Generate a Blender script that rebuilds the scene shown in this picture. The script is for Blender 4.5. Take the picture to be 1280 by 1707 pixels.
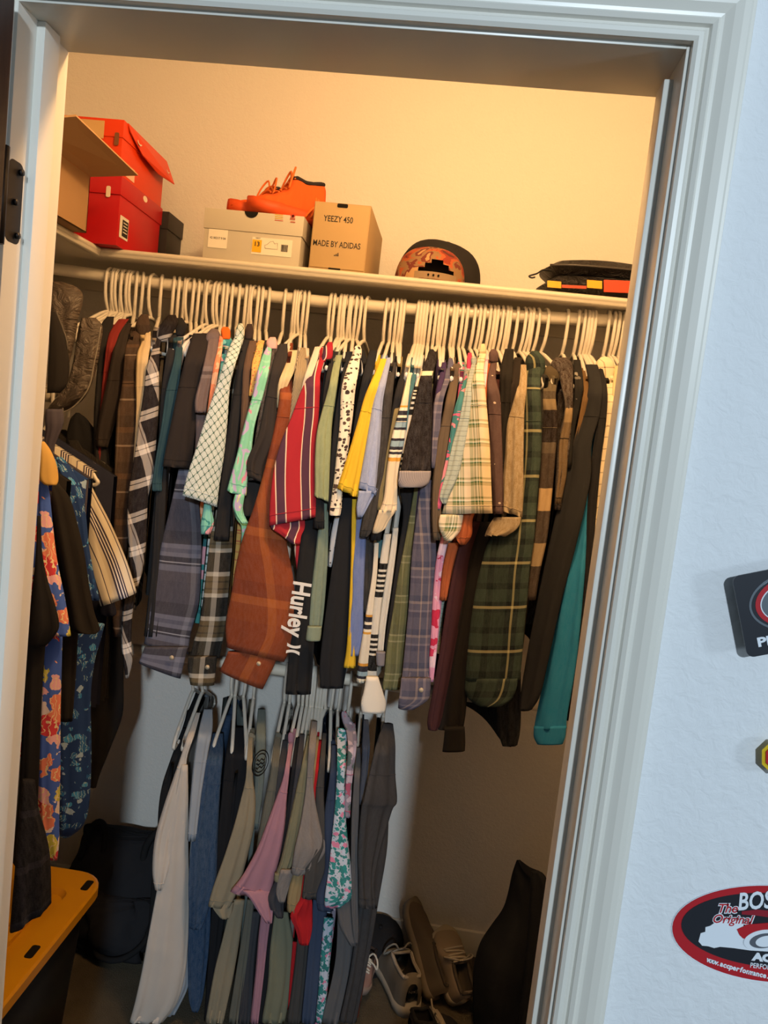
import bpy, bmesh, math, random
import numpy as np
from mathutils import Vector, Matrix

random.seed(7)
for o in list(bpy.data.objects):
    bpy.data.objects.remove(o, do_unlink=True)
SC = bpy.context.scene
COL = SC.collection

# ------------------------------------------------------------------ camera
F = 1283.0
CAM = np.array([0.5224, -0.8437, 1.6061])
RM = np.array([[0.98994397, 0.08674949, 0.11173838],
               [-0.11926669, 0.08707871, 0.98903628],
               [-0.07606836, 0.99241716, -0.09654937]])   # right, up, forward
cam_data = bpy.data.cameras.new("camera")
cam = bpy.data.objects.new("camera", cam_data)
COL.objects.link(cam)
cam_data.sensor_fit = 'VERTICAL'
cam_data.sensor_height = 24.0
cam_data.lens = 24.0 * F / 1707.0
cam_data.clip_start = 0.02
m = Matrix.Identity(4)
for i in range(3):
    m[i][0], m[i][1], m[i][2], m[i][3] = RM[0][i], RM[1][i], -RM[2][i], CAM[i]
cam.matrix_world = m
SC.camera = cam

# ------------------------------------------------------------------ world, lights, exposure
w = bpy.data.worlds.new("world")
SC.world = w
w.use_nodes = True
w.node_tree.nodes["Background"].inputs[0].default_value = (0.60, 0.80, 1.0, 1)
w.node_tree.nodes["Background"].inputs[1].default_value = 0.16
SC.view_settings.view_transform = 'Standard'
SC.view_settings.look = 'None'
SC.view_settings.exposure = 0.12
SC.view_settings.gamma = 1.0
SC.view_settings.use_curve_mapping = False


def add_light(name, kind, loc, energy, color, size=0.1, target=None):
    ld = bpy.data.lights.new(name, kind)
    ld.energy = energy
    ld.color = color
    if kind == 'AREA':
        ld.size = size
    else:
        ld.shadow_soft_size = size
    o = bpy.data.objects.new(name, ld)
    o.location = loc
    if target is not None:
        o.rotation_euler = (Vector(target) - Vector(loc)).to_track_quat('-Z', 'Y').to_euler()
    COL.objects.link(o)
    return o


add_light("room_ceiling_lamp", 'POINT', (1.24, -4.4, 2.85), 520.0, (0.74, 0.88, 1.0), 0.11)
add_light("room_window_daylight", 'AREA', (3.4, -1.5, 1.9), 16.0, (0.72, 0.87, 1.0), 0.35, (0.9, 0.0, 1.3))
add_light("closet_ceiling_bulb", 'POINT', (0.55, 0.38, 2.52), 36.0, (1.0, 0.57, 0.24), 0.06)

# ------------------------------------------------------------------ geometry helpers


def un(x, y, Y):
    """the point of the plane y = Y that the photograph shows at pixel x, y"""
    d = (x - 640) / F * RM[0] - (y - 853.5) / F * RM[1] + RM[2]
    t = (Y - CAM[1]) / d[1]
    return CAM + t * d


def link(o, parent=None):
    COL.objects.link(o)
    if parent is not None:
        o.parent = parent
    return o


def tag(o, label=None, cat=None, group=None, kind=None):
    if label: o["label"] = label
    if cat: o["category"] = cat
    if group: o["group"] = group
    if kind: o["kind"] = kind
    return o


def empty(name, loc, label, cat, group=None):
    o = bpy.data.objects.new(name, None)
    o.location = [float(c) for c in loc]
    o.empty_display_size = 0.02
    COL.objects.link(o)
    return tag(o, label, cat, group)


def mesh_obj(name, verts, faces, mat, parent=None, uvs=None, smooth=True):
    """one mesh object; vertices in world space, moved into the parent's space"""
    off = np.array(parent.location) if parent is not None else np.zeros(3)
    pr = parent.parent if parent is not None else None
    while pr is not None:
        off = off + np.array(pr.location)
        pr = pr.parent
    me = bpy.data.meshes.new(name)
    me.from_pydata([tuple(float(c) for c in (np.asarray(v) - off)) for v in verts], [], faces)
    if uvs is not None:
        lay = me.uv_layers.new(name="UVMap")
        vi = np.zeros(len(me.loops), dtype=np.int32)
        me.loops.foreach_get("vertex_index", vi)
        lay.data.foreach_set("uv", np.asarray(uvs, dtype=np.float32)[vi].ravel())
    if smooth:
        me.polygons.foreach_set("use_smooth", [True] * len(me.polygons))
    if mat is not None:
        for mm in (mat if isinstance(mat, (list, tuple)) else [mat]):
            me.materials.append(mm)
    me.update()
    o = bpy.data.objects.new(name, me)
    return link(o, parent)


def bm_obj(name, bm, mat, parent=None, smooth=False, auto=None):
    me = bpy.data.meshes.new(name)
    bm.normal_update()
    bm.to_mesh(me)
    bm.free()
    if parent is not None:
        off = Vector(parent.location)
        pr = parent.parent
        while pr is not None:
            off = off + Vector(pr.location)
            pr = pr.parent
        me.transform(Matrix.Translation(-off))
    if smooth:
        me.polygons.foreach_set("use_smooth", [True] * len(me.polygons))
        if auto:
            me.set_sharp_from_angle(angle=auto)
    for mm in (mat if isinstance(mat, (list, tuple)) else [mat]):
        me.materials.append(mm)
    o = bpy.data.objects.new(name, me)
    return link(o, parent)


def box_bm(lo, hi, bevel=0.0, seg=2, M=None):
    bm = bmesh.new()
    bmesh.ops.create_cube(bm, size=1.0)
    lo, hi = Vector(lo), Vector(hi)
    for v in bm.verts:
        v.co = Vector([(lo[i] + hi[i]) / 2 + v.co[i] * (hi[i] - lo[i]) for i in range(3)])
    if bevel > 0:
        bmesh.ops.bevel(bm, geom=list(bm.edges), offset=bevel, segments=seg, affect='EDGES', profile=0.6)
    if M is not None:
        bmesh.ops.transform(bm, matrix=M, verts=bm.verts)
    return bm


def box(name, lo, hi, mat, parent=None, bevel=0.0, M=None, seg=2):
    return bm_obj(name, box_bm(lo, hi, bevel, seg, M), mat, parent, smooth=bevel > 0, auto=0.7 if bevel > 0 else None)


def smooth_path(pts, n):
    P = np.array(pts, dtype=float)
    k = len(P)
    if k < 3:
        t = np.linspace(0, 1, n)[:, None]
        return P[0] * (1 - t) + P[-1] * t
    out = []
    ts = np.linspace(0, k - 1, n)
    for t in ts:
        i = min(int(t), k - 2)
        u = t - i
        p1, p2 = P[i], P[i + 1]
        p0 = P[i - 1] if i > 0 else 2 * p1 - p2
        p3 = P[i + 2] if i + 2 < k else 2 * p2 - p1
        out.append(0.5 * (2 * p1 + (p2 - p0) * u + (2 * p0 - 5 * p1 + 4 * p2 - p3) * u * u + (3 * p1 - p0 - 3 * p2 + p3) * u ** 3))
    return np.array(out)


def tube_data(path, r, seg=8, cap=True):
    P = np.array(path, dtype=float)
    n = len(P)
    T = np.gradient(P, axis=0)
    T /= np.linalg.norm(T, axis=1)[:, None] + 1e-12
    ref = np.array([1.0, 0, 0]) if abs(T[0][0]) < 0.8 else np.array([0, 0, 1.0])
    N = np.cross(T[0], ref)
    N /= np.linalg.norm(N)
    V, Fc = [], []
    rr = r if hasattr(r, '__len__') else [r] * n
    for i in range(n):
        N = N - T[i] * N.dot(T[i])
        N /= np.linalg.norm(N) + 1e-12
        B = np.cross(T[i], N)
        for k in range(seg):
            a = 2 * math.pi * k / seg
            V.append(P[i] + rr[i] * (math.cos(a) * N + math.sin(a) * B))
    for i in range(n - 1):
        for k in range(seg):
            a, b = i * seg + k, i * seg + (k + 1) % seg
            Fc.append((a, b, b + seg, a + seg))
    if cap:
        Fc.append(tuple(range(seg))[::-1])
        Fc.append(tuple(range((n - 1) * seg, n * seg)))
    return V, Fc


def tube(name, path, r, mat, parent=None, seg=8):
    V, Fc = tube_data(path, r, seg)
    return mesh_obj(name, V, Fc, mat, parent)


def text_obj(name, s, mat, M, size, parent=None, depth=0.0006, align='CENTER', sx=1.0, bold=0.0, shear=0.0):
    """flat lettering; M maps the text's x, y (reading plane) into the world"""
    cu = bpy.data.curves.new(name, 'FONT')
    cu.body = s
    cu.size = size
    cu.align_x = align
    cu.align_y = 'CENTER'
    cu.extrude = depth
    cu.offset = bold
    cu.shear = shear
    cu.resolution_u = 3
    tmp = bpy.data.objects.new(name + "_tmp", cu)
    COL.objects.link(tmp)
    dg = bpy.context.evaluated_depsgraph_get()
    me = bpy.data.meshes.new_from_object(tmp.evaluated_get(dg))
    bpy.data.objects.remove(tmp, do_unlink=True)
    me.transform(Matrix.Diagonal((sx, 1, 1, 1)))
    me.transform(M)
    if parent is not None:
        off = Vector(parent.location)
        pr = parent.parent
        while pr is not None:
            off = off + Vector(pr.location)
            pr = pr.parent
        me.transform(Matrix.Translation(-off))
    me.materials.clear()
    me.materials.append(mat)
    o = bpy.data.objects.new(name, me)
    return link(o, parent)


def plane_M(origin, xdir, ydir):
    x = Vector(xdir).normalized()
    y = Vector(ydir)
    y = (y - x * y.dot(x)).normalized()
    z = x.cross(y)
    M = Matrix.Identity(4)
    for i in range(3):
        M[i][0], M[i][1], M[i][2], M[i][3] = x[i], y[i], z[i], origin[i]
    return M


def poly_plate(name, pts2, M, thick, mat, parent=None, smooth=False):
    """a flat outline (2-D points) in the plane of M, with thickness along its normal"""
    bm = bmesh.new()
    vs = [bm.verts.new((p[0], p[1], 0)) for p in pts2]
    f = bm.faces.new(vs)
    r = bmesh.ops.extrude_face_region(bm, geom=[f])
    for v in [e for e in r['geom'] if isinstance(e, bmesh.types.BMVert)]:
        v.co.z += thick
    bmesh.ops.recalc_face_normals(bm, faces=bm.faces)
    bmesh.ops.transform(bm, matrix=M, verts=bm.verts)
    return bm_obj(name, bm, mat, parent)


def ellipse(cx, cy, a, b, n=48, a0=0.0, a1=2 * math.pi):
    return [(cx + a * math.cos(a0 + (a1 - a0) * i / n), cy + b * math.sin(a0 + (a1 - a0) * i / n)) for i in range(n)]


def rrect(x0, y0, x1, y1, r, n=5):
    out = []
    for cx, cy, s in ((x1 - r, y1 - r, 0), (x0 + r, y1 - r, 1), (x0 + r, y0 + r, 2), (x1 - r, y0 + r, 3)):
        for i in range(n + 1):
            a = math.pi / 2 * (s + i / n)
            out.append((cx + r * math.cos(a), cy + r * math.sin(a)))
    return out


# ------------------------------------------------------------------ materials


def lin(c):
    if isinstance(c, str):
        c = tuple(int(c[i:i + 2], 16) / 255 for i in (0, 2, 4))
    return tuple((x / 12.92 if x <= 0.04045 else ((x + 0.055) / 1.055) ** 2.4) for x in c) + (1.0,)


def clin(c):
    """cloth colour: the dyed colours above were read off a dim picture, so lift them"""
    return tuple(min(0.80, x * 0.98 + 0.010) for x in lin(c)[:3]) + (1.0,)


class NT:
    """a small node-tree writer"""

    def __init__(self, name, rough=0.6, spec=0.3, sheen=0.0, metal=0.0):
        self.m = bpy.data.materials.new(name)
        self.m.use_nodes = True
        self.t = self.m.node_tree
        self.b = self.t.nodes["Principled BSDF"]
        self.b.inputs["Roughness"].default_value = rough
        self.b.inputs["Specular IOR Level"].default_value = spec
        self.b.inputs["Sheen Weight"].default_value = sheen
        self.b.inputs["Metallic"].default_value = metal

    def n(self, typ, **kw):
        nd = self.t.nodes.new(typ)
        for k, v in kw.items():
            setattr(nd, k, v)
        return nd

    def l(self, a, b):
        self.t.links.new(a, b)

    def val(self, x, sock):
        if isinstance(x, (int, float)):
            sock.default_value = x
        elif isinstance(x, (tuple, list)):
            sock.default_value = x
        else:
            self.l(x, sock)

    def math(self, op, a, b=0.0, c=0.0):
        nd = self.n('ShaderNodeMath', operation=op)
        self.val(a, nd.inputs[0]); self.val(b, nd.inputs[1]); self.val(c, nd.inputs[2])
        return nd.outputs[0]

    def mix(self, f, a, b, mode='MIX'):
        nd = self.n('ShaderNodeMix', data_type='RGBA', blend_type=mode)
        self.val(f, nd.inputs[0]); self.val(a, nd.inputs[6]); self.val(b, nd.inputs[7])
        return nd.outputs[2]

    def ramp(self, f, stops, interp='CONSTANT'):
        nd = self.n('ShaderNodeValToRGB')
        nd.color_ramp.interpolation = interp
        e = nd.color_ramp.elements
        while len(e) > 1:
            e.remove(e[-1])
        for i, (p, c) in enumerate(stops):
            el = e[0] if i == 0 else e.new(p)
            el.position = p
            el.color = clin(c) if not (isinstance(c, tuple) and len(c) == 4) else c
        self.val(f, nd.inputs[0])
        return nd.outputs[0]

    def uv(self):
        tc = self.n('ShaderNodeTexCoord')
        sp = self.n('ShaderNodeSeparateXYZ')
        self.l(tc.outputs["UV"], sp.inputs[0])
        return tc.outputs["UV"], sp.outputs[0], sp.outputs[1]

    def obj(self):
        return self.n('ShaderNodeTexCoord').outputs["Object"]

    def geo(self):
        return self.n('ShaderNodeNewGeometry').outputs["Position"]

    def noise(self, vec, scale, detail=2.0, rough=0.5, dist=0.0):
        nd = self.n('ShaderNodeTexNoise')
        nd.inputs["Scale"].default_value = scale
        nd.inputs["Detail"].default_value = detail
        nd.inputs["Roughness"].default_value = rough
        nd.inputs["Distortion"].default_value = dist
        self.l(vec, nd.inputs["Vector"])
        return nd.outputs[0]

    def voro(self, vec, scale, feature='F1', out=0, rnd=1.0):
        nd = self.n('ShaderNodeTexVoronoi', feature=feature)
        nd.inputs["Scale"].default_value = scale
        if "Randomness" in nd.inputs: nd.inputs["Randomness"].default_value = rnd
        self.l(vec, nd.inputs["Vector"])
        return nd.outputs[out]

    def scalevec(self, vec, s):
        nd = self.n('ShaderNodeVectorMath', operation='MULTIPLY')
        self.l(vec, nd.inputs[0])
        nd.inputs[1].default_value = s
        return nd.outputs[0]

    def bump(self, h, strength=0.2, dist=0.002):
        nd = self.n('ShaderNodeBump')
        nd.inputs["Strength"].default_value = strength
        nd.inputs["Distance"].default_value = dist
        self.l(h, nd.inputs["Height"])
        self.l(nd.outputs[0], self.b.inputs["Normal"])

    def color(self, c):
        if isinstance(c, (str,)):
            self.b.inputs["Base Color"].default_value = lin(c)
        elif isinstance(c, tuple):
            self.b.inputs["Base Color"].default_value = c
        else:
            self.l(c, self.b.inputs["Base Color"])
        return self.m


_mc = {}


def memo(fn):
    def g(*a, **k):
        key = (fn.__name__, repr(a), repr(k))
        if key not in _mc:
            _mc[key] = fn(*a, **k)
        return _mc[key]
    return g


@memo
def plain(c, rough=0.5, spec=0.4, metal=0.0, name="plain"):
    """painted or moulded surface with faint unevenness"""
    t = NT(name, rough, spec, 0, metal)
    nz = t.noise(t.obj(), 35.0, 3.0)
    col = t.mix(t.math('MULTIPLY', nz, 0.10), lin(c), tuple(x * 0.75 for x in lin(c)[:3]) + (1,))
    return t.color(col)


def cloth_tail(t, col, heather=0.0, weave=True, soft=0.45):
    uv, u, v = t.uv()
    if heather > 0:
        nz = t.noise(uv, 420.0, 3.0, 0.7)
        nz2 = t.noise(t.scalevec(uv, (1, .25, 1)), 160.0, 2.0, 0.7)
        k = t.math('MULTIPLY', t.math('ADD', nz, nz2), 0.5)
        f = t.math('MULTIPLY', t.math('SUBTRACT', k, 0.5), heather * 3.0)
        br = t.n('ShaderNodeBrightContrast')
        t.val(col, br.inputs[0])
        t.l(f, br.inputs[1])
        col = br.outputs[0]
    big = t.noise(uv, 11.0, 2.0, 0.45)
    fine = t.noise(uv, 900.0, 1.0)
    h = t.math('ADD', t.math('MULTIPLY', big, 1.0), t.math('MULTIPLY', fine, 0.03))
    t.bump(h, soft, 0.012)
    return t.color(col)


@memo
def solid(c, heather=0.0, soft=0.45):
    t = NT("cloth", 0.92, 0.12, 0.0)
    return cloth_tail(t, clin(c), heather, soft=soft)


@memo
def shiny(c):
    t = NT("nylon_cloth", 0.45, 0.45)
    uv, u, v = t.uv()
    a = t.noise(uv, 24.0, 4.0, 0.65, 1.2)
    t.bump(a, 0.9, 0.02)
    return t.color(c)


def fr(t, x, period, off=0.0):
    return t.math('FRACT', t.math('ADD', t.math('DIVIDE', x, period), off + 50.0))


@memo
def plaid(pu, su, pv, sv, k=0.5, offu=0.0, offv=0.0, heather=0.03, diag=0.0):
    """woven check: su / sv are stripe stops over one period pu / pv in metres"""
    t = NT("plaid_cloth", 0.92, 0.12)
    uv, u, v = t.uv()
    if diag:
        u2 = t.math('ADD', t.math('MULTIPLY', u, math.cos(diag)), t.math('MULTIPLY', v, math.sin(diag)))
        v2 = t.math('SUBTRACT', t.math('MULTIPLY', v, math.cos(diag)), t.math('MULTIPLY', u, math.sin(diag)))
        u, v = u2, v2
    a = t.ramp(fr(t, u, pu, offu), su)
    b = t.ramp(fr(t, v, pv, offv), sv)
    return cloth_tail(t, t.mix(k, a, b), heather)


@memo
def stripes(p, s, axis='u', off=0.0, heather=0.0):
    t = NT("striped_cloth", 0.92, 0.12)
    uv, u, v = t.uv()
    return cloth_tail(t, t.ramp(fr(t, u if axis == 'u' else v, p, off), s), heather)


@memo
def vbands(stops, length):
    """colour blocks along the length of the piece (not repeating)"""
    t = NT("banded_cloth", 0.92, 0.12)
    uv, u, v = t.uv()
    return cloth_tail(t, t.ramp(t.math('DIVIDE', v, length), stops), 0.05)


@memo
def blobs(base, cols, scale, thr=0.42, sx=1.0, warp=0.6, seed=0.0, lines=None):
    """printed motif cells of several colours over a ground colour"""
    t = NT("printed_cloth", 0.9, 0.12)
    uv, u, v = t.uv()
    nd = t.n('ShaderNodeVectorMath', operation='ADD')
    nz = t.n('ShaderNodeTexNoise')
    nz.inputs["Scale"].default_value = scale * 1.3
    nz.inputs["Detail"].default_value = 3.0
    t.l(uv, nz.inputs["Vector"])
    sc = t.n('ShaderNodeVectorMath', operation='SCALE')
    t.l(nz.outputs[1], sc.inputs[0])
    sc.inputs["Scale"].default_value = warp / scale
    t.l(uv, nd.inputs[0]); t.l(sc.outputs[0], nd.inputs[1])
    vec = t.scalevec(nd.outputs[0], (sx, 1, 1))
    off = t.n('ShaderNodeVectorMath', operation='ADD')
    t.l(vec, off.inputs[0]); off.inputs[1].default_value = (seed, seed * 1.7, 0)
    vec = off.outputs[0]
    vo = t.n('ShaderNodeTexVoronoi')
    vo.inputs["Scale"].default_value = scale
    t.l(vec, vo.inputs["Vector"])
    sep = t.n('ShaderNodeSeparateXYZ')
    t.l(vo.outputs["Color"], sep.inputs[0])
    n = len(cols)
    pick = t.ramp(sep.outputs[0], [(i / n, c) for i, c in enumerate(cols)])
    mask = t.math('LESS_THAN', vo.outputs["Distance"], t.math('MULTIPLY', sep.outputs[1], thr * 1.6))
    col = t.mix(mask, clin(base), pick)
    if lines:
        vl = t.n('ShaderNodeTexWave')
        vl.inputs["Scale"].default_value = scale * 0.9
        vl.inputs["Distortion"].default_value = 9.0
        t.l(vec, vl.inputs["Vector"])
        lm = t.math('MULTIPLY', t.math('GREATER_THAN', vl.outputs[1], 0.90), mask)
        col = t.mix(lm, col, clin(lines))
    return cloth_tail(t, col, 0.0)


@memo
def damask(ground, line, scale):
    """ogee lattice of fine dark lines with small motifs inside"""
    t = NT("damask_cloth", 0.9, 0.12)
    uv, u, v = t.uv()
    a = t.math('MULTIPLY', u, scale * 2 * math.pi)
    b = t.math('MULTIPLY', v, scale * 0.75 * 2 * math.pi)
    s = t.math('ADD', t.math('COSINE', a), t.math('COSINE', b))
    lat = t.math('LESS_THAN', t.math('ABSOLUTE', t.math('ADD', s, t.math('MULTIPLY', t.math('SINE', t.math('MULTIPLY', b, 3.0)), 0.10))), 0.22)
    s2 = t.math('ABSOLUTE', s)
    ring = t.math('LESS_THAN', t.math('ABSOLUTE', t.math('SUBTRACT', t.math('FRACT', t.math('MULTIPLY', s2, 1.6)), 0.5)), 0.12)
    nz = t.math('GREATER_THAN', t.noise(uv, scale * 9.0, 2.0), 0.50)
    m_ = t.math('MAXIMUM', lat, t.math('MULTIPLY', t.math('MULTIPLY', ring, nz), 0.75))
    return cloth_tail(t, t.mix(m_, clin(ground), clin(line)), 0.0)


@memo
def dots(base, dot, scale, size=0.2, rnd=0.15):
    t = NT("dotted_cloth", 0.9, 0.12)
    uv, u, v = t.uv()
    d = t.voro(uv, scale, 'F1', 0, rnd)
    return cloth_tail(t, t.mix(t.math('LESS_THAN', d, size), clin(base), clin(dot)), 0.03)


@memo
def camo(cols, scale, sx=1.0):
    t = NT("cloud_dyed_cloth", 0.9, 0.15)
    uv, u, v = t.uv()
    nz = t.noise(t.scalevec(uv, (sx, 1, 1)), scale, 3.0, 0.5, 0.8)
    n = len(cols)
    return cloth_tail(t, t.ramp(nz, [(0.28 + 0.44 * i / n if i else 0.0, c) for i, c in enumerate(cols)]), 0.0)


@memo
def knit(c, c2, scale=90.0):
    t = NT("knit_cloth", 0.95, 0.08)
    uv, u, v = t.uv()
    wv = t.n('ShaderNodeTexWave')
    wv.inputs["Scale"].default_value = scale
    wv.inputs["Distortion"].default_value = 2.0
    t.l(uv, wv.inputs["Vector"])
    t.bump(wv.outputs[1], 0.8, 0.004)
    return t.color(t.mix(wv.outputs[1], clin(c2), clin(c)))


def wall_mat(name, c, scale, strength, dist=0.003, rough=0.75):
    t = NT(name, rough, 0.25)
    p = t.geo()
    a = t.noise(p, scale, 4.0, 0.55, 0.6)
    b = t.noise(p, scale * 0.28, 3.0, 0.5, 0.4)
    h = t.math('ADD', t.math('MULTIPLY', t.math('GREATER_THAN', a, 0.5), 0.0), t.math('ADD', a, t.math('MULTIPLY', b, 0.9)))
    t.bump(h, strength, dist)
    return t.color(c)


M_WALL_ROOM = wall_mat("textured_wall_paint", "dde0e3", 75.0, 0.30, 0.006)
M_WALL_CLOSET = wall_mat("closet_wall_paint", "dad6ce", 110.0, 0.35, 0.004)
M_TRIM = plain("dcd9cf", 0.33, 0.5, name="gloss_trim_paint")
M_SHELF = plain("cfc8b8", 0.40, 0.45, name="shelf_paint")
M_ROD = plain("e0d8c6", 0.35, 0.5, name="rod_paint")
M_HANG = plain("dcd6c9", 0.32, 0.5, name="white_plastic")
M_BRONZE = plain("2a2420", 0.45, 0.5, 0.6, name="dark_bronze")
M_BLACKPL = plain("17181a", 0.5, 0.4, name="black_plastic")


def carpet_mat():
    t = NT("carpet_pile", 1.0, 0.05)
    p = t.geo()
    a = t.noise(p, 260.0, 3.0, 0.7)
    b = t.noise(p, 14.0, 3.0)
    t.bump(a, 0.9, 0.008)
    return t.color(t.mix(b, lin("4c463c"), lin("6b6353")))


M_CARPET = carpet_mat()


def wood_mat():
    t = NT("dark_stained_wood", 0.32, 0.5)
    p = t.geo()
    a = t.noise(t.scalevec(p, (12, 12, 1.2)), 6.0, 5.0, 0.6, 1.0)
    t.bump(a, 0.15, 0.002)
    return t.color(t.mix(a, lin("20130f"), lin("43291f")))


M_DOOR = wood_mat()

# ------------------------------------------------------------------ the setting
W, D, HD = 0.711, 0.1105, 2.03
FZ = -0.04
XL, XR, YB, ZC = -0.81, 1.36, 1.56, 2.74


def struct(o, label=None):
    o["kind"] = "structure"
    if label: o["label"] = label
    return o


struct(box("floor", (-3.0, -4.0, FZ - 0.1), (4.5, YB + 0.1, FZ), M_CARPET), "dark grey brown carpet")
struct(box("ceiling", (XL - 0.1, D - 0.02, ZC), (XR + 0.1, YB + 0.1, ZC + 0.08), M_WALL_CLOSET), "cream closet ceiling")
struct(box("wall_back", (XL - 0.1, YB, FZ), (XR + 0.1, YB + 0.1, ZC), M_WALL_CLOSET), "cream textured closet back wall")
struct(box("wall_left", (XL - 0.1, D - 0.005, FZ), (XL, YB, ZC), M_WALL_CLOSET), "cream closet side wall")
struct(box("wall_right", (XR, D - 0.005, FZ), (XR + 0.1, YB, ZC), M_WALL_CLOSET), "cream closet end wall")
# front wall with the door opening (room side painted pale blue white)
bm = bmesh.new()
for lo, hi in (((-3.0, 0.002, FZ), (-0.02, D - 0.004, 2.9)), ((W + 0.02, 0.002, FZ), (4.5, D - 0.004, 2.9)), ((-0.02, 0.002, HD + 0.02), (W + 0.02, D - 0.004, 2.9))):
    b2 = box_bm(lo, hi)
    me = bpy.data.meshes.new("t"); b2.to_mesh(me); b2.free(); bm.from_mesh(me); bpy.data.meshes.remove(me)
struct(bm_obj("wall_front", bm, M_WALL_ROOM), "pale blue white textured wall around the doorway")

# door frame: jambs, head, stops, casing -> one thing of the setting with parts
frame = bpy.data.objects.new("trim_1", None)
COL.objects.link(frame)
struct(frame, "glossy off white door frame with moulded casing")
box("jamb", (-0.02, 0, FZ), (0, D, HD + 0.02), M_TRIM, frame, 0.0015)
box("jamb", (W, 0, FZ), (W + 0.02, D, HD + 0.02), M_TRIM, frame, 0.0015)
box("head_jamb", (-0.0005, 0, HD), (W + 0.0005, D, HD + 0.02), M_TRIM, frame, 0.0015)
box("door_stop", (-0.001, 0.038, FZ), (0.010, 0.072, HD), M_TRIM, frame, 0.002)
box("door_stop", (W - 0.010, 0.038, FZ), (W + 0.001, 0.072, HD - 0.012), M_TRIM, frame, 0.002)
# casing profile (distance from the opening, projection towards the room)
PROF = [(0.004, 0.0), (0.004, 0.009), (0.008, 0.0115), (0.0125, 0.0115), (0.0145, 0.009), (0.0175, 0.0085), (0.0195, 0.0125), (0.024, 0.0145),
        (0.0265, 0.012), (0.030, 0.0125), (0.038, 0.0165), (0.046, 0.0185), (0.052, 0.0185), (0.0545, 0.0165), (0.0575, 0.0165), (0.0585, 0.014), (0.0585, 0.0)]


def casing(side):
    V, Fc = [], []
    n = len(PROF)
    for e in (0, 1):
        for dd, pr in PROF:
            if side == 'R':
                V.append((W + dd, -pr, HD + dd if e else FZ))
            elif side == 'L':
                V.append((-dd, -pr, HD + dd if e else FZ))
            else:
                V.append((W + dd if e else -dd, -pr, HD + dd))
    for i in range(n - 1):
        q = (i, i + 1, n + i + 1, n + i)
        Fc.append(q if side != 'R' else q[::-1])
    o = mesh_obj("casing", V, Fc, M_TRIM, frame, smooth=False)
    return o


for s in 'RLT':
    casing(s)

# the dark door, opened into the room on its left hinges
door = bpy.data.objects.new("door_1", None)
COL.objects.link(door)
struct(door, "dark stained wooden door opened into the room")
Md = Matrix.Translation((-0.012, -0.026, 0)) @ Matrix.Rotation(math.radians(-112), 4, 'Z')
bmd = box_bm((0.0, 0.0, FZ + 0.012), (0.70, 0.035, HD - 0.004), 0.003)
bmesh.ops.transform(bmd, matrix=Md, verts=bmd.verts)
bm_obj("door_slab", bmd, M_DOOR, door, True, 0.6)
for k, (za, zb) in enumerate(((0.12, 0.50), (0.60, 1.0), (1.12, 1.88))):
    bmd = box_bm((0.12, -0.004, za), (0.58, 0.039, zb), 0.006)
    bmesh.ops.transform(bmd, matrix=Md, verts=bmd.verts)
    bm_obj("door_panel", bmd, M_DOOR, door, True, 0.6)
# hinges: leaf on the jamb and knuckle
for zc in (1.822, 0.95, 0.2):
    hb = empty("door_hinge", (0.0, 0.0, zc), "dark bronze door hinge on the left jamb" if zc > 1.5 else
               ("dark bronze middle hinge low on the left jamb" if zc > 0.5 else "dark bronze bottom hinge near the carpet"), "hinge")
    poly_plate("hinge_leaf", rrect(-0.026, -0.045, 0.004, 0.045, 0.009), plane_M((0.0002, 0.004, zc), (0, -1, 0), (0, 0, 1)), 0.0025, M_BRONZE, hb)
    V, Fc = tube_data([(0.0, -0.012, zc - 0.052), (0.0, -0.012, zc + 0.052)], 0.007, 12)
    mesh_obj("hinge_knuckle", V, Fc, M_BRONZE, hb)
    for dz in (-0.035, 0.0, 0.035):
        V, Fc = tube_data([(0.001, 0.022 if dz else 0.014, zc + dz), (0.0042, 0.022 if dz else 0.014, zc + dz)], 0.0038, 10)
        mesh_obj("screw", V, Fc, M_BRONZE, hb)

struct(box("baseboard_back", (XL, YB - 0.014, FZ), (XR, YB, FZ + 0.085), M_TRIM, bevel=0.004), "off white baseboard")
struct(box("baseboard_left", (XL, D, FZ), (XL + 0.014, YB - 0.014, FZ + 0.085), M_TRIM, bevel=0.004), "off white baseboard")
struct(box("baseboard_right", (XR - 0.014, D, FZ), (XR, YB - 0.014, FZ + 0.085), M_TRIM, bevel=0.004), "off white baseboard")

# shelf: L-shaped board with a nosed front edge and a fascia, wall cleats
SZ, SYF, SXF = 2.022, 1.20, -0.475
shelf = empty("closet_shelf", (0, 1.4, SZ), "cream painted closet shelf running along the back and left walls", "shelf")
box("shelf_board", (SXF - 0.002, SYF, SZ - 0.019), (XR, YB, SZ), M_SHELF, shelf, 0.003)
box("shelf_board", (XL, D, SZ - 0.019), (SXF, YB, SZ), M_SHELF, shelf, 0.003)
NOSE = [(0.0, 0.0), (-0.006, 0.0005), (-0.010, -0.003), (-0.011, -0.008), (-0.009, -0.012), (-0.007, -0.014), (-0.007, -0.019), (-0.004, -0.023), (0.010, -0.023), (0.012, -0.019)]
V = [(x, SYF + a, SZ + b) for x in (SXF, XR) for a, b in NOSE]
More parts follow.
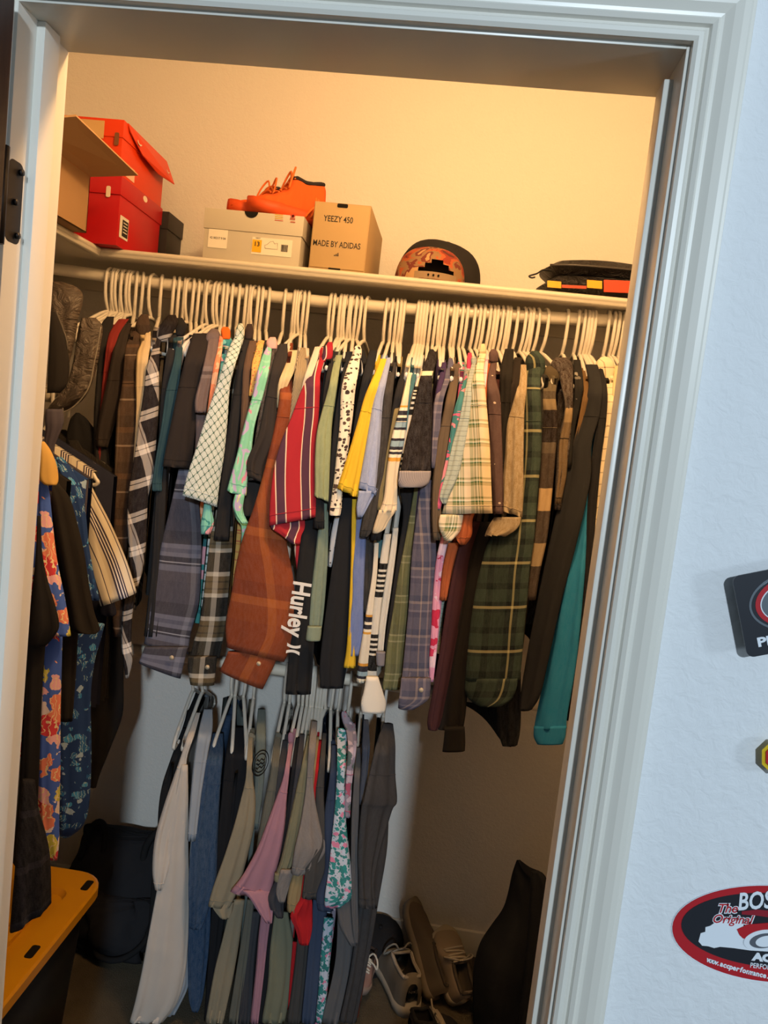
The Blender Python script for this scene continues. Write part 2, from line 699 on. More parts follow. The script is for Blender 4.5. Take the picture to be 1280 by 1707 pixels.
# corner is mitred: at the inner corner the profile leans along X as well
V[:len(NOSE)] = [(SXF - a, SYF + a, SZ + b) for a, b in NOSE]
nn = len(NOSE)
mesh_obj("nosing", V, [(i, i + 1, nn + i + 1, nn + i) for i in range(nn - 1)], M_SHELF, shelf)
V = [(SXF - a, D, SZ + b) for a, b in NOSE] + [(SXF - a, SYF + a, SZ + b) for a, b in NOSE]
mesh_obj("nosing", V, [(i, i + 1, nn + i + 1, nn + i) for i in range(nn - 1)], M_SHELF, shelf)
box("cleat", (XL, YB - 0.019, SZ - 0.062), (XR, YB, SZ - 0.019), M_SHELF, shelf, 0.002)
box("cleat", (XL, D, SZ - 0.062), (XL + 0.019, YB - 0.019, SZ - 0.019), M_SHELF, shelf, 0.002)
# lower cleat behind the lower rod
YR = 1.262


def rodz(x):
    return 1.950 + 0.026 * ((x - 0.05) / 0.85) ** 2


def make_rod(name, label, path, r):
    p0 = path[0]
    o = empty(name, p0, label, "rod")
    tube("pole", path, r, M_ROD, o, 16)
    for e, dirn in ((0, 1), (-1, -1)):
        p = np.array(path[e]); q = np.array(path[e + dirn])
        d = (q - p) / np.linalg.norm(q - p)
        tube("end_socket", [p, p + d * 0.012], r * 1.7, M_ROD, o, 16)
    return o


make_rod("hanging_rod", "cream wooden rod under the shelf holding the upper row of clothes", [(x, YR, rodz(x)) for x in np.linspace(XL, XR, 24)], 0.0165)
LRZ = 0.918
make_rod("hanging_rod", "lower rod behind the hems carrying the lower row of shirts", [(x, YR, LRZ) for x in np.linspace(XL, XR, 4)], 0.0165)
XLR, ZLR = -0.47, 1.615
make_rod("hanging_rod", "rod along the left wall behind the jamb", [(XLR, y, ZLR) for y in np.linspace(D, 1.06, 4)], 0.0165)
box("rod_bracket", (XL, 1.035, ZLR - 0.05), (XLR + 0.02, 1.06, ZLR + 0.02), M_SHELF, None, 0.003)
tag(bpy.data.objects["rod_bracket"], "cream bracket carrying the end of the left wall rod", "bracket")

# closet ceiling fixture that holds the bulb
fx = empty("ceiling_lamp", (0.55, 0.38, ZC), "round white ceiling lamp holder above the closet doorway", "lamp")
V, Fc = tube_data([(0.55, 0.38, ZC), (0.55, 0.38, ZC - 0.03)], 0.06, 24)
mesh_obj("base", V, Fc, M_HANG, fx)
V, Fc = tube_data([(0.55, 0.38, ZC - 0.03), (0.55, 0.38, 2.59)], 0.02, 16)
mesh_obj("socket", V, Fc, M_HANG, fx)

# ------------------------------------------------------------------ hangers
NECK = -0.113      # below the top of the rod
ARM = 0.178        # half width
DROP = 0.088


def hanger_mesh():
    r = 0.0165 + 0.0048
    hook = [(0, 0.024, -0.030), (0, r, -0.016)]
    for a in np.linspace(0, math.pi, 9)[1:]:
        hook.append((0, r * math.cos(a), -0.0165 + r * math.sin(a)))
    hook += [(0, -r - 0.001, -0.042), (0, -r + 0.002, -0.068), (0, -0.013, -0.088), (0, -0.002, NECK + 0.008), (0, 0, NECK - 0.004)]
    V, Fc = tube_data(smooth_path(hook, 34), 0.0047, 8)
    arms = [(0, -ARM + 0.03, NECK - DROP - 0.012), (0, -ARM + 0.008, NECK - DROP - 0.013), (0, -ARM, NECK - DROP - 0.006), (0, -ARM + 0.006, NECK - DROP + 0.002),
            (0, -0.155, NECK - 0.068), (0, -0.09, NECK - 0.036), (0, -0.03, NECK - 0.007), (0, 0, NECK)]
    full = arms + [(0, -p[1], p[2]) for p in arms[:-1][::-1]]
    V2, F2 = tube_data(smooth_path(full, 56), 0.0052, 8)
    o2 = len(V)
    V += V2; Fc += [tuple(i + o2 for i in f) for f in F2]
    bar = [(0, -ARM + 0.03, NECK - DROP - 0.012), (0, ARM - 0.03, NECK - DROP - 0.012)]
    V3, F3 = tube_data([tuple(np.array(bar[0]) * (1 - t) + np.array(bar[1]) * t) for t in np.linspace(0, 1, 5)], 0.0042, 8)
    o3 = len(V)
    V += V3; Fc += [tuple(i + o3 for i in f) for f in F3]
    me = bpy.data.meshes.new("plastic_hanger")
    me.from_pydata([tuple(float(c) for c in v) for v in V], [], Fc)
    me.polygons.foreach_set("use_smooth", [True] * len(me.polygons))
    me.materials.append(M_HANG)
    return me


HANGER = hanger_mesh()
HL = {"upper": ("white hanger packed among the others on the upper rod, garment hidden", "white hangers on the upper rod"),
      "lower": ("white hanger on the lower rod with its garment hidden", "white hangers on the lower rod"),
      "left": ("white plastic tube hanger on the left wall rod", "white hangers on the left wall rod")}


def hanger(loc, yaw, row, tilt=0.0, holds=None):
    o = bpy.data.objects.new("plastic_hanger", HANGER)
    o.location = [float(c) for c in loc]
    o.rotation_euler = (tilt, 0, yaw)
    COL.objects.link(o)
    if holds:
        wds = holds.split()[:12]
        while wds[-1] in ("the", "a", "its", "with", "of", "and", "in", "on", "at", "beside", "behind", "between", "under", "to", "by", "left", "right", "an"):
            wds.pop()
        return tag(o, "white hanger holding the " + " ".join(wds), "hanger", HL[row][1])
    return tag(o, HL[row][0], "hanger", HL[row][1])


# ------------------------------------------------------------------ cloth pieces


def rows_of(s):
    return [tuple(float(c) for c in r.split(',')) for r in s.split()]


def ydepth(ys, y0, base, kind):
    """distance into the closet of a hanging piece at pixel row ys, its top at y0"""
    out = []
    for y in ys:
        d = y - y0
        if kind == 'top':      # starts at the neck, runs out along the shoulder, hangs from its tip
            a = base + 0.085 - 0.085 * min(max(d / 45.0, 0), 1)
            a -= 0.03 * min(max((d - 75) / 200.0, 0), 1)
        else:
            a = base
        out.append(a)
    return np.array(out)


NRING = 28


def strip(name, rows, mat, parent, base=1.07, kind='top', t=0.020, skew=None, fold=0.004, nf=2.0, seed=0, hem=True, nrow=None, cap_top=True, wrinkle=0.0, round_top=False, tilt=0.0, seams=None):
    """a flattened tube of cloth that hangs through the given rows (pixel y, left x, right x)"""
    R = rows_of(rows) if isinstance(rows, str) else rows
    ys = [r[0] for r in R]
    n = nrow or max(10, min(44, int((ys[-1] - ys[0]) / 10) + 6))
    Rs = smooth_path(R, n)
    Yd = ydepth(Rs[:, 0], ys[0], base, kind)
    rng = random.Random(seed * 31 + 5)
    ph = [rng.uniform(0, 6.28) for _ in range(6)]
    cx = (Rs[:, 1] + Rs[:, 2]).mean() / 2
    if skew is None:
        skew = 0.045 if cx < 752 else -0.045
    rings, vacc, C0 = [], 0.0, None
    vl, ws = [], []
    for i in range(n):
        y, xl, xr = Rs[i]
        if xr - xl < 1.0:
            mid = (xl + xr) / 2
            xl, xr = mid - 0.5, mid + 0.5
        wpx = xr - xl
        k = min(1.0, wpx / 60.0)
        dy = 0.5 * tilt * (i / (n - 1)) ** 1.5
        L = un(xl, y - dy, Yd[i] - skew * 0.5 * k)
        Rr = un(xr, y + dy, Yd[i] + skew * 0.5 * k)
        Cc = (L + Rr) / 2
        if C0 is not None:
            vacc += np.linalg.norm(Cc - C0)
        C0 = Cc
        vl.append(vacc)
        a = (Rr - L) / 2
        wd = np.linalg.norm(a) * 2
        ws.append(wd)
        ax = np.array([a[0], a[1], 0.0]); ax /= np.linalg.norm(ax) + 1e-9
        nrm = np.array([ax[1], -ax[0], 0.0])       # towards the camera
        tt = min(t, wd * 0.8) * (0.75 + 0.35 * i / n)
        if round_top:
            tt *= min(1.0, 0.35 + 2.2 * i / n)
        ring = []
        am = fold * (0.25 + 0.9 * i / n) * min(1.0, wd / 0.05)
        for q in range(NRING):
            th = 2 * math.pi * q / NRING
            c, s = math.cos(th), math.sin(th)
            cxp = math.copysign(abs(c) ** 0.8, c)
            sxp = math.copysign(abs(s) ** 0.8, s)
            p = Cc - a * cxp + nrm * (sxp * tt / 2)
            sgn = 1.0 if s >= 0 else 0.6
            xx = cxp * wd * 0.5
            dsp = am * math.sin(nf * math.pi * cxp + ph[0] + vacc * 3.0) + 0.5 * am * math.sin(2.3 * nf * math.pi * cxp + ph[1] - vacc * 7.0)
            if wrinkle:
                dsp += wrinkle * (math.sin(vacc * 31 + cxp * 3.1 + ph[2]) * math.sin(cxp * 3.7 + vacc * 13 + ph[3]) + 0.5 * math.sin(vacc * 60 + ph[4] + cxp * 5))
            p = p + nrm * dsp * sgn * (1 - 0.8 * abs(cxp) ** 4) + np.array([0, 0, 0.3 * dsp * (i / n)])
            ring.append((p, xx))
        rings.append(ring)
    V, U, Fc = [], [], []
    for i, ring in enumerate(rings):
        for q, (p, xx) in enumerate(ring):
            V.append(p)
            U.append((xx + ws[i] * 0.5 + (0.0 if q <= NRING // 2 else 0.013), vl[i]))
    nr = len(rings)
    if hem:
        for kk, sc in ((-1, 0.88), (-3, 0.70)):
            last = rings[kk]
            cen = sum(p for p, _ in last) / NRING
            for q, (p, xx) in enumerate(last):
                V.append(cen + (p - cen) * sc)
                U.append((xx + ws[kk] * 0.5, vl[kk]))
        nr += 2
    for i in range(nr - 1):
        for q in range(NRING):
            a_, b_ = i * NRING + q, i * NRING + (q + 1) % NRING
            Fc.append((a_, a_ + NRING, b_ + NRING, b_))
    if cap_top:
        Fc.append(tuple(range(NRING)))
    Fc.append(tuple(range((nr - 1) * NRING, nr * NRING))[::-1])
    ob = mesh_obj(name, V, Fc, mat, parent, U)
    if seams:
        for yy_ in seams:
            k_ = int(np.argmin(np.abs(Rs[:, 0] - yy_)))
            pts_ = [rings[k_][q][0] + np.array([0, -0.0004, 0]) for q in range(0, NRING // 2 + 1)]
            tube("seam", pts_, 0.0010, mat, ob, 5)
    return ob


def body_sheet(parent, mat, x_hook, ztop_neck, fronts, zbot, yc, half=0.185, t=0.016, seed=0, bare=False):
    """torso of a hung shirt: two sheets over the hanger, in the plane of the hanger, closed at the sides"""
    rng = random.Random(seed)
    NY, NZ = 16, 11
    nk = (0.080, 0.105, 0.092)[seed % 3]
    ph = rng.uniform(0, 6.28)
    fz = sorted(fronts)         # (z, x) at the front edge

    def xf(z):
        return float(np.interp(z, [f[0] for f in fz], [f[1] for f in fz]))

    def pt(i, j, side):
        a = -1 + 2 * i / NY
        y = a * half
        za = ztop_neck - DROP * min(1.0, abs(y) / ARM)
        ztop = (za + 0.013) if abs(y) > nk and not (bare and y < 0) else za - 0.05 if bare and y < -0.03 else (ztop_neck - DROP * nk / ARM - 0.016 * (1 - abs(y) / nk))
        k = j / NZ
        z = ztop + (zbot + 0.012 * math.sin(3 * a + ph) - ztop) * k
        x = x_hook + (xf(z) - x_hook) * (-y / half)
        th = t * (0.85 + 0.35 * min(1, k * 2)) * (1 - abs(a) ** 8 * 0.45)
        x += side * th * 0.5 + 0.004 * math.sin(a * 5 + ph + k * 2) * k
        return (x, yc + y, z), (y + 0.3, -z)
    V, U, Fc = [], [], []
    for side in (1, -1):
        for j in range(NZ + 1):
            for i in range(NY + 1):
                p, u = pt(i, j, side)
                V.append(p); U.append(u)
    S = (NY + 1) * (NZ + 1)
    for s in range(2):
        for j in range(NZ):
            for i in range(NY):
                q = (s * S + j * (NY + 1) + i, s * S + j * (NY + 1) + i + 1, s * S + (j + 1) * (NY + 1) + i + 1, s * S + (j + 1) * (NY + 1) + i)
                Fc.append(q[::-1] if s == 0 else q)
    for j in range(NZ):
        for i in (0, NY):
            a, b = j * (NY + 1) + i, (j + 1) * (NY + 1) + i
            Fc.append((a, b, S + b, S + a))
    for i in range(NY):
        if abs(-1 + 2 * (i + .5) / NY) * half > nk or bare:
            Fc.append((i, i + 1, S + i + 1, S + i))
    return mesh_obj("body", V, Fc, mat, parent, U)


_seed = [0]
HOOKS = {}          # hook pixel -> yaw chosen by the garment on it


def garment(kind, label, mat, hook, S=None, B=None, C=None, Fd=None, K=None, mats=None, layer=0.0, bot=None, row="upper", cat="shirt", t=0.020, fold=0.005, nf=2.2, wrinkle=0.0011, group=None, skew=None, Bl=None, tilt=0.0, ktilt=0.0, btilt=0.0, bare=False):
    """one hung garment.  S sleeve / shoulder rows, B lower body rows, C collar, Fd turned-under hem, K cuff (pixel rows)"""
    _seed[0] += 1
    sd = _seed[0]
    mats = mats or {}
    if row == "upper":
        hp = un(hook, 497 if hook < 500 else 520, YR)
        zr = rodz(hp[0]) + 0.0165
    else:
        hp = un(hook, 1148, YR)
        zr = LRZ + 0.0165
    xh = float(hp[0])
    zneck = zr + NECK
    base = 1.048 - 0.011 * layer
    e = empty(kind, (xh, YR, zneck), label, cat, group)
    # front edge of the torso
    fr_ = []
    src = S or B
    R = rows_of(src)
    yref = R[0][0] + 70
    r0 = min(R, key=lambda r: abs(r[0] - yref))
    p0 = un((r0[1] + r0[2]) / 2, r0[0], 1.09)
    zs = zneck - DROP
    fr_.append((zs, p0[0]))
    if B:
        for y, a, b in rows_of(B):
            p = un((a + b) / 2, y, 1.09)
            fr_.append((p[2], p[0]))
        zb = un(*[(rows_of(B)[-1][1] + rows_of(B)[-1][2]) / 2, rows_of(B)[-1][0]], 1.09)[2] + 0.01
    else:
        zb = zneck - (0.74 + 0.05 * math.sin(sd * 2.3) if row == "upper" else 0.72)
        if bot: zb = un(hook, bot, 1.09)[2]
    zb = max(zb, FZ + 0.02)
    lim = 0.075
    fr2 = [(z, min(max(x, xh - lim - 0.1 * abs(xh - 0.5)), xh + lim + 0.1 * abs(xh - 0.5))) for z, x in fr_]
    body_sheet(e, mats.get('B', mat), xh, zneck, fr2, min(zb, zneck - 0.3), YR, half=0.180, t=0.018, seed=sd, bare=bare)
    sm = None
    if S:
        RS = rows_of(S)
        wS = max(r[2] - r[1] for r in RS)
        if wS > 14 and RS[-1][0] - RS[0][0] > 150:
            sm = [RS[0][0] + 88]
            if not K and RS[-1][0] - RS[0][0] < 330:
                sm.append(RS[-1][0] - 13)
    if S: strip("sleeve", S, mat, e, base, 'top', t, skew, fold, nf, sd, wrinkle=wrinkle, tilt=tilt, seams=sm)
    if B: strip("side_panel", B, mats.get('B', mat), e, base + 0.012 - 0.013 * (Bl if Bl is not None else 0), 'flat', t * 0.9, skew, fold, nf, sd + 100, tilt=btilt)
    if Fd: strip("hem_turn", Fd, mats.get('F', mat), e, base - 0.028, 'flat', t * 0.8, skew, fold * 1.3, nf * 1.5, sd + 200)
    if C: strip("collar", C, mats.get('C', mat), e, base + 0.085, 'flat', 0.034, 0.02, 0.001, 1.0, sd + 300, hem=True, round_top=True)
    if K:
        ck = strip("cuff", K, mats.get('K', mat), e, base - 0.034, 'flat', t * 1.15, skew, 0.001, 1.0, sd + 400, tilt=ktilt)
        if kind in ("flannel_shirt", "jacket"):
            kr = rows_of(K)[1]
            q = un(kr[1] * .3 + kr[2] * .7, kr[0], base - 0.034 - t * 0.62)
            Vb, Fb = tube_data([q, q + np.array([0, -.003, 0])], .0055, 12)
            mesh_obj("button", Vb, Fb, plain("b9ab92", .3), ck)
    yaw = math.atan2(p0[0] - xh, 0.19)
    HOOKS.setdefault((row, round(hook)), (max(-0.45, min(0.45, yaw)), label))
    return e


# colours used more than once
BLK, BLK2, CHAR = solid("1f1e1f"), solid("181a1e"), solid("35343a", 0.03)

# ------------------------------------------------------------------ upper row, from the puffer jacket to the right jamb
G = garment
P_BROWN = plaid(0.10, ((0, "4a3a30"), (.30, "554235"), (.42, "7c6a58"), (.46, "4a3a30"), (.75, "362d28")), 0.115,
                ((0, "463830"), (.25, "332b27"), (.50, "5e4838"), (.62, "403530"), (.88, "a39384"), (.92, "463830")), 0.55)
P_BUFF = plaid(0.080, ((0, "1f191a"), (.62, "c9c0b6"), (.68, "6b5c55"), (.71, "c9c0b6"), (.92, "1f191a")), 0.080,
               ((0, "1f191a"), (.60, "d6cec4"), (.72, "231c1c"), (.75, "d6cec4"), (.90, "1f191a")), 0.5, diag=0.35)
P_GREY = plaid(0.16, ((0, "4c4a50"), (.45, "3b393f"), (.55, "56565e"), (.80, "7d7e86"), (.88, "4c4a50")), 0.185,
               ((0, "474552"), (.30, "363540"), (.48, "77788a"), (.54, "5c5f73"), (.60, "77788a"), (.66, "2a2a38"), (.73, "a9abb6"), (.745, "2a2a38"), (.77, "6d7083"), (.86, "4d4a55")), 0.62, offv=.36, offu=.72)
P_WORK = plaid(0.075, ((0, "2b2822"), (.42, "b9b3a6"), (.58, "57503f"), (.80, "2b2822")), 0.115,
               ((0, "1e1d1b"), (.36, "b9b3a6"), (.46, "6a5a3e"), (.56, "4b3f2c"), (.60, "6a5a3e"), (.72, "4b3f2c"), (.76, "6a5a3e"), (.84, "b9b3a6"), (.93, "1e1d1b")), 0.58)
P_RUST = plaid(0.21, ((0, "7a3a1f"), (.35, "8a4424"), (.60, "a05a2c"), (.70, "74381f")), 0.17,
               ((0, "7a3a1f"), (.40, "6a3220"), (.62, "a05a2c"), (.74, "83411f")), 0.5, offu=0.36)
P_GREEN = plaid(0.048, ((0, "dccaa8"), (.36, "3f6238"), (.46, "dccaa8"), (.50, "3f6238"), (.58, "efe8d4"), (.63, "3f6238"), (.76, "dccaa8"), (.80, "6f8458")), 0.046,
                ((0, "dfcdac"), (.42, "7f7d52"), (.52, "dfcdac"), (.58, "f0e9d6"), (.63, "3f6238"), (.70, "978b5c"), (.84, "dfcdac")), 0.5)
P_FOREST = plaid(0.118, ((0, "323f39"), (.30, "1b2322"), (.44, "394841"), (.74, "151c20"), (.84, "b8b183"), (.885, "151c20")), 0.108,
                 ((0, "323f39"), (.28, "1a2422"), (.42, "394841"), (.70, "141b1e"), (.80, "c3bb8c"), (.86, "1a2422"), (.94, "323f39")), 0.5, offu=0.6)
P_LAV = plaid(0.062, ((0, "5a5664"), (.28, "8d8084"), (.40, "4c4e62"), (.62, "978478"), (.72, "4a4858")), 0.085,
              ((0, "5f5b68"), (.35, "45475a"), (.52, "94847e"), (.60, "5f5b68"), (.78, "827880"), (.84, "4e4b5c")), 0.5)
P_OLIVE = plaid(0.045, ((0, "6a6a48"), (.45, "8b8862"), (.52, "5c5c3e"), (.85, "7b7a56")), 0.10,
                ((0, "62623f"), (.45, "55563a"), (.70, "a09a76"), (.74, "6e6e4a"), (.86, "9b9674"), (.90, "62623f")), 0.5)
GRID = plaid(0.032, ((0, "e2d3b4"), (.90, "5a4433")), 0.028, ((0, "e2d3b4"), (.90, "5a4433")), 0.5)
RED_ST = stripes(0.062, ((0, "a0202c"), (.30, "e3c9b0"), (.34, "4d2c40"), (.66, "e3c9b0"), (.70, "a0202c")), 'u', 0.05)
CREAM_ST = stripes(0.058, ((0, "c6bda9"), (.20, "3d3748"), (.24, "cfc6b2"), (.50, "3d3748"), (.56, "ded7cd"), (.60, "3d3748"), (.66, "ded7cd"), (.70, "3d3748"), (.76, "ded7cd"), (.80, "3d3748"), (.86, "bcb29e")), 'u', 0.1)
SLV_ST = vbands(((0, "dccbab"), (.34, "d39a3c"), (.355, "e6dcc4"), (.375, "2b2a33"), (.40, "e6dcc4"), (.415, "2b2a33"), (.435, "8ba3ad"), (.475, "2b2a33"), (.49, "e6dcc4"), (.54, "2b2a33"), (.555, "8ba3ad"),
                 (.59, "2b2a33"), (.61, "e6dcc4"), (.625, "2b2a33"), (.64, "e6dcc4"), (.66, "d39a3c"), (.68, "dccbab")), 0.40)
HAWAII = blobs("4266cc", ("e58873", "e9b3c6", "c9c65a", "cf3f4f", "e8dce8", "e58873"), 27.0, 0.72, 1.3, 1.2, lines="efd9b0")
NAVYFL = blobs("1d3d78", ("2f7fc0", "4298d6", "214f8a", "2c6aa8", "9dbbe0"), 52.0, 0.45, 1.0, 1.0, seed=3.0, lines="a9c4cc")
PASTEL = camo(("cfd79a", "b6a8cc", "7fc7a6", "93d0b6", "d68aa0", "86c6bd"), 13.0, 2.2)
TROPIC = blobs("3f8f8c", ("e0a3ad", "7cc3b6", "2d6a70"), 20.0, 0.7, 2.5, 0.9, seed=8.0)
PINKFL = blobs("e39bb4", ("d43a5c", "f0c8d2", "c82b4c"), 24.0, 0.6, 1.0, 1.0, seed=5.0)
DOTFL = blobs("e3dac6", ("3a302e", "54423a", "3a302e"), 105.0, 0.40, 1.0, 0.5, seed=2.0)
DAMASK = damask("c9d4d2", "4a6a60", 58.0)
HEA_BLUE, HEA_TAN, HEA_DARK = solid("97a2c0", 0.10), solid("a39277", 0.22), solid("4a423e", 0.15)

G("sweatshirt", "black sweatshirt at the far left of the upper row beside the puffer jacket", BLK, 187, "528,178,190 545,168,188 600,163,178 700,156,176 800,158,186 900,165,190 1000,168,192", bot=1000, cat="sweatshirt")
G("t_shirt", "dark red shirt squeezed between two black ones at the left end", solid("7c2420"), 202, "532,198,215 548,186,204 562,180,197 585,176,189 610,173,183 640,170,178 700,166,174 760,163,170 795,164,168", layer=0.6)
G("sweatshirt", "faded black short sleeved sweatshirt right of the dark red shirt", solid("2a2320"), 212, "540,206,220 560,196,214 590,187,208 640,177,206 690,166,197 725,160,186 745,160,180", layer=0.9, cat="sweatshirt")
G("flannel_shirt", "brown plaid flannel shirt with its collar up at the left end", P_BROWN, 226, "552,222,240 575,210,234 600,207,230 650,202,228 700,194,228 800,190,222 900,188,213 1000,186,206 1060,188,204",
  C="524,235,247 535,228,249 548,226,251 562,232,250", layer=1.2, nf=1.0, fold=.002)
G("shirt", "plain cream shirt sliver between the brown plaid and the black check", solid("cbb68f"), 236, "553,244,251 575,234,251 592,228,248 630,226,244 680,227,236 740,224,230 800,220,226", layer=1.3)
G("flannel_shirt", "black and white checked flannel shirt twisted on its hanger", P_BUFF, 268, "560,258,270 585,253,266 620,243,265 660,239,265 700,232,263 745,226,260 790,219,256 830,213,247 870,212,245 910,214,243 950,214,238 1000,206,224 1060,202,219 1100,205,221 1130,209,214",
  C="525,280,293 538,270,297 552,262,290 570,262,280", layer=1.6, nf=2.5, fold=.006)
G("t_shirt", "plain black shirt between the black check and the dark teal one", BLK, 288, "558,285,298 600,276,292 660,268,284 740,264,280 850,258,276 950,252,272 1060,240,262", C="530,294,304 545,292,312 560,294,306")
G("t_shirt", "dark teal t-shirt hanging in loose folds", solid("25434c"), 297, "562,294,306 600,290,303 650,277,297 700,270,287 760,260,275 800,254,270 818,253,270", layer=1.2, nf=3, fold=.006)
G("t_shirt", "thin pale grey shirt edge beside the dark teal t-shirt", solid("8d8380"), 307, "568,304,312 585,300,309 610,297,303 640,293,297")
G("t_shirt", "wide black short sleeved t-shirt above the grey plaid sleeve", solid("221c1a"), 321, "556,322,348 585,312,345 620,303,336 660,294,330 710,284,326 750,276,322 779,271,318", layer=1.5, tilt=4, fold=.003)
G("flannel_shirt", "grey and blue plaid flannel shirt with a long wide sleeve", P_GREY, 330, None, "770,300,322 800,294,326 850,283,333 900,271,336 950,262,335 1000,252,332 1050,244,318 1082,240,314", K="1078,241,314 1096,236,308 1118,231,301", ktilt=26, btilt=16, layer=1.0, Bl=1.0, nf=1.5)
G("shirt", "short sleeved grey plaid shirt with a button collar", plaid(0.05, ((0, "6b5c5a"), (.5, "7d6c68"), (.7, "4a4044"), (.8, "6b5c5a")), 0.15, ((0, "6b5c5a"), (.80, "8f8280"), (.88, "3d3638"), (.94, "8f8280")), .45), 340,
  "562,348,366 590,343,362 630,334,353 665,325,346 688,325,343", "690,326,343 730,326,340 790,322,334", C="548,352,362 558,344,367 572,342,366", layer=1.7)
G("shirt", "coral orange shirt with a bright orange collar", camo(("d9694a", "e58a62", "e8b48e", "d9694a"), 18.0, 2.0), 372, "560,366,372 585,362,370 610,356,366 650,350,360 690,345,354 740,340,348", C="545,371,380 552,368,384 566,371,384", mats={'C': solid("e06a1c")}, layer=1.6)
G("shirt", "teal tropical leaf shirt mostly behind the damask print sleeve", TROPIC, 378, "575,370,384 600,368,379 620,366,374 680,356,364 760,345,356 840,340,352 870,335,356 890,335,350", C="562,374,384 570,368,388 582,368,384", layer=1.5)
G("shirt", "white and dark green damask print shirt with a flared short sleeve", DAMASK, 387, "560,392,404 580,382,401 610,372,391 645,361,383 700,343,379 750,328,374 800,312,366 835,304,362",
  C="539,397,404 550,393,407 566,390,406 580,385,402", layer=3.4, tilt=20, nf=1.0, fold=.002)
G("t_shirt", "black t-shirt just right of the damask print shirt", BLK, 410, "566,404,424 600,398,414 660,388,405 740,376,396 820,366,388 900,356,382", C="540,412,420 552,408,423 566,408,420", mats={'C': solid("3a2e2e")}, layer=.2)
G("flannel_shirt", "black, olive and white plaid flannel with a buttoned cuff left of the rust overshirt", P_WORK, 398, None, "850,360,388 900,350,388 950,344,384 1000,338,380 1040,332,376 1075,321,370 1096,317,366", K="1094,314,362 1112,313,360 1141,317,357", layer=1.3, Bl=1.0, nf=1.5)
G("t_shirt", "plain brown t-shirt beside the yellow printed one", solid("5e4838"), 416, "568,416,428 590,410,424 620,405,417 655,403,416 720,400,412 800,392,404", layer=1.0)
G("shirt", "yellow and orange speckled shirt sliver", dots("d6a95c", "c46a48", 170.0, .35, .8), 430, "568,430,441 585,426,437 605,420,433 630,418,428 660,414,422", C="567,433,438 573,429,441", layer=1.2)
G("shirt", "pastel tie-dye shirt in mint, pink and lilac with a turned hem", PASTEL, 437, "576,446,453 592,438,452 620,429,448 660,421,438 710,407,424 760,395,418 800,384,412 823,378,410", "825,394,408 850,390,406 866,394,411 880,402,416 920,401,411",
  C="562,450,459 570,444,462 582,446,462", Fd="824,392,408 842,388,405 858,393,404 872,402,414", mats={'C': solid("d8a8a0")}, layer=2.6, tilt=8)
G("t_shirt", "dark heather grey t-shirt behind the pastel shirt", HEA_DARK, 448, "575,456,466 600,448,460 650,438,451 700,430,441 750,422,434 800,414,428", layer=1.4)
G("t_shirt", "charcoal short sleeved t-shirt left of the rust jacket", solid("2c2725"), 476, "573,466,479 600,456,478 640,447,463 690,438,461 730,430,461 772,412,444 800,412,440", "800,408,440 840,404,432 860,405,425", layer=1.7, tilt=14)
G("sweater", "cream crew neck sweater whose neck frames the rust jacket", solid("cdb88e", .08), 496, "584,480,500 600,470,497 620,464,490 650,461,476 680,460,468", C="586,482,496 594,474,498 606,470,497", layer=.2, cat="sweater")
G("jacket", "rust brown plaid overshirt with a broad long sleeve and buttoned cuff", P_RUST, 491, "612,476,486 640,468,487 690,462,485 750,449,474 800,437,472 850,423,474 900,405,478 950,393,488 1000,385,493 1050,376,492 1090,378,474",
  K="1086,380,466 1106,374,456 1133,366,438", ktilt=30, tilt=24, layer=1.6, nf=1.0, fold=.004, t=.03, cat="jacket")
G("sweater", "cream ribbed knit sweater beside the red striped shirt", knit("d8c6a4", "b9a078", 160.0), 505, "580,501,509 600,495,511 630,490,510 660,486,503 685,484,497 720,480,490", layer=1.0, cat="sweater")
G("shirt", "plain white shirt edge left of the red striped collar", solid("d5c4ae"), 512, "578,525,534 600,517,529 625,508,520 645,503,512 670,500,506", layer=1.5)
G("shirt", "red and purple striped short sleeved shirt with cream pinstripes", RED_ST, 551, "596,533,542 625,515,534 655,500,533 695,485,531 735,468,527 780,456,526 830,450,527 868,449,528", C="570,547,554 582,540,555 596,536,554 604,534,548",
  Fd="866,451,508 880,452,508 893,470,502 906,486,500", B="900,488,502 930,492,502 960,496,503", layer=3.0, tilt=-14, nf=1.5, fold=.003)
G("t_shirt", "black t-shirt between the red striped and the sage green shirts", BLK, 556, "586,552,564 620,545,556 660,538,549 720,533,545 800,528,540 880,522,540", layer=.6)
G("long_sleeve_tee", "black long sleeved tee with white lettering down its sleeve", solid("191a1c"), 567, None, "860,506,524 900,501,530 960,494,530 1030,488,526 1100,481,522 1156,476,518", layer=1.5, Bl=1.0)
G("henley", "sage green long sleeved tee with a rolled cuff", solid("8b9672", .06), 572, "592,560,571 615,554,566 650,547,561 690,536,555 725,528,552 770,525,550 815,525,548 832,524,547", "835,538,547 870,532,547 930,525,546 1000,517,541 1046,513,536",
  K="1044,513,536 1056,511,535 1067,510,533", layer=2.2, tilt=10, mats={'B': solid("7d8c7a", .04), 'K': solid("7d8c7a", .04)})
G("t_shirt", "black t-shirt between the sage green and the cream floral shirts", BLK2, 582, "586,578,588 620,571,581 680,560,572 760,551,564 850,546,560", layer=.8)
G("shirt", "cream shirt printed with small black flowers", DOTFL, 593, "590,588,600 615,578,598 650,569,592 700,567,587 750,562,580 800,557,573 850,550,568 859,550,566", "862,558,570 890,552,564 920,549,558 945,548,552", C="577,592,601 585,589,603 598,588,602", layer=2.0, mats={'B': dots("b9bfc6", "26262b", 95.0, .2, .6)})
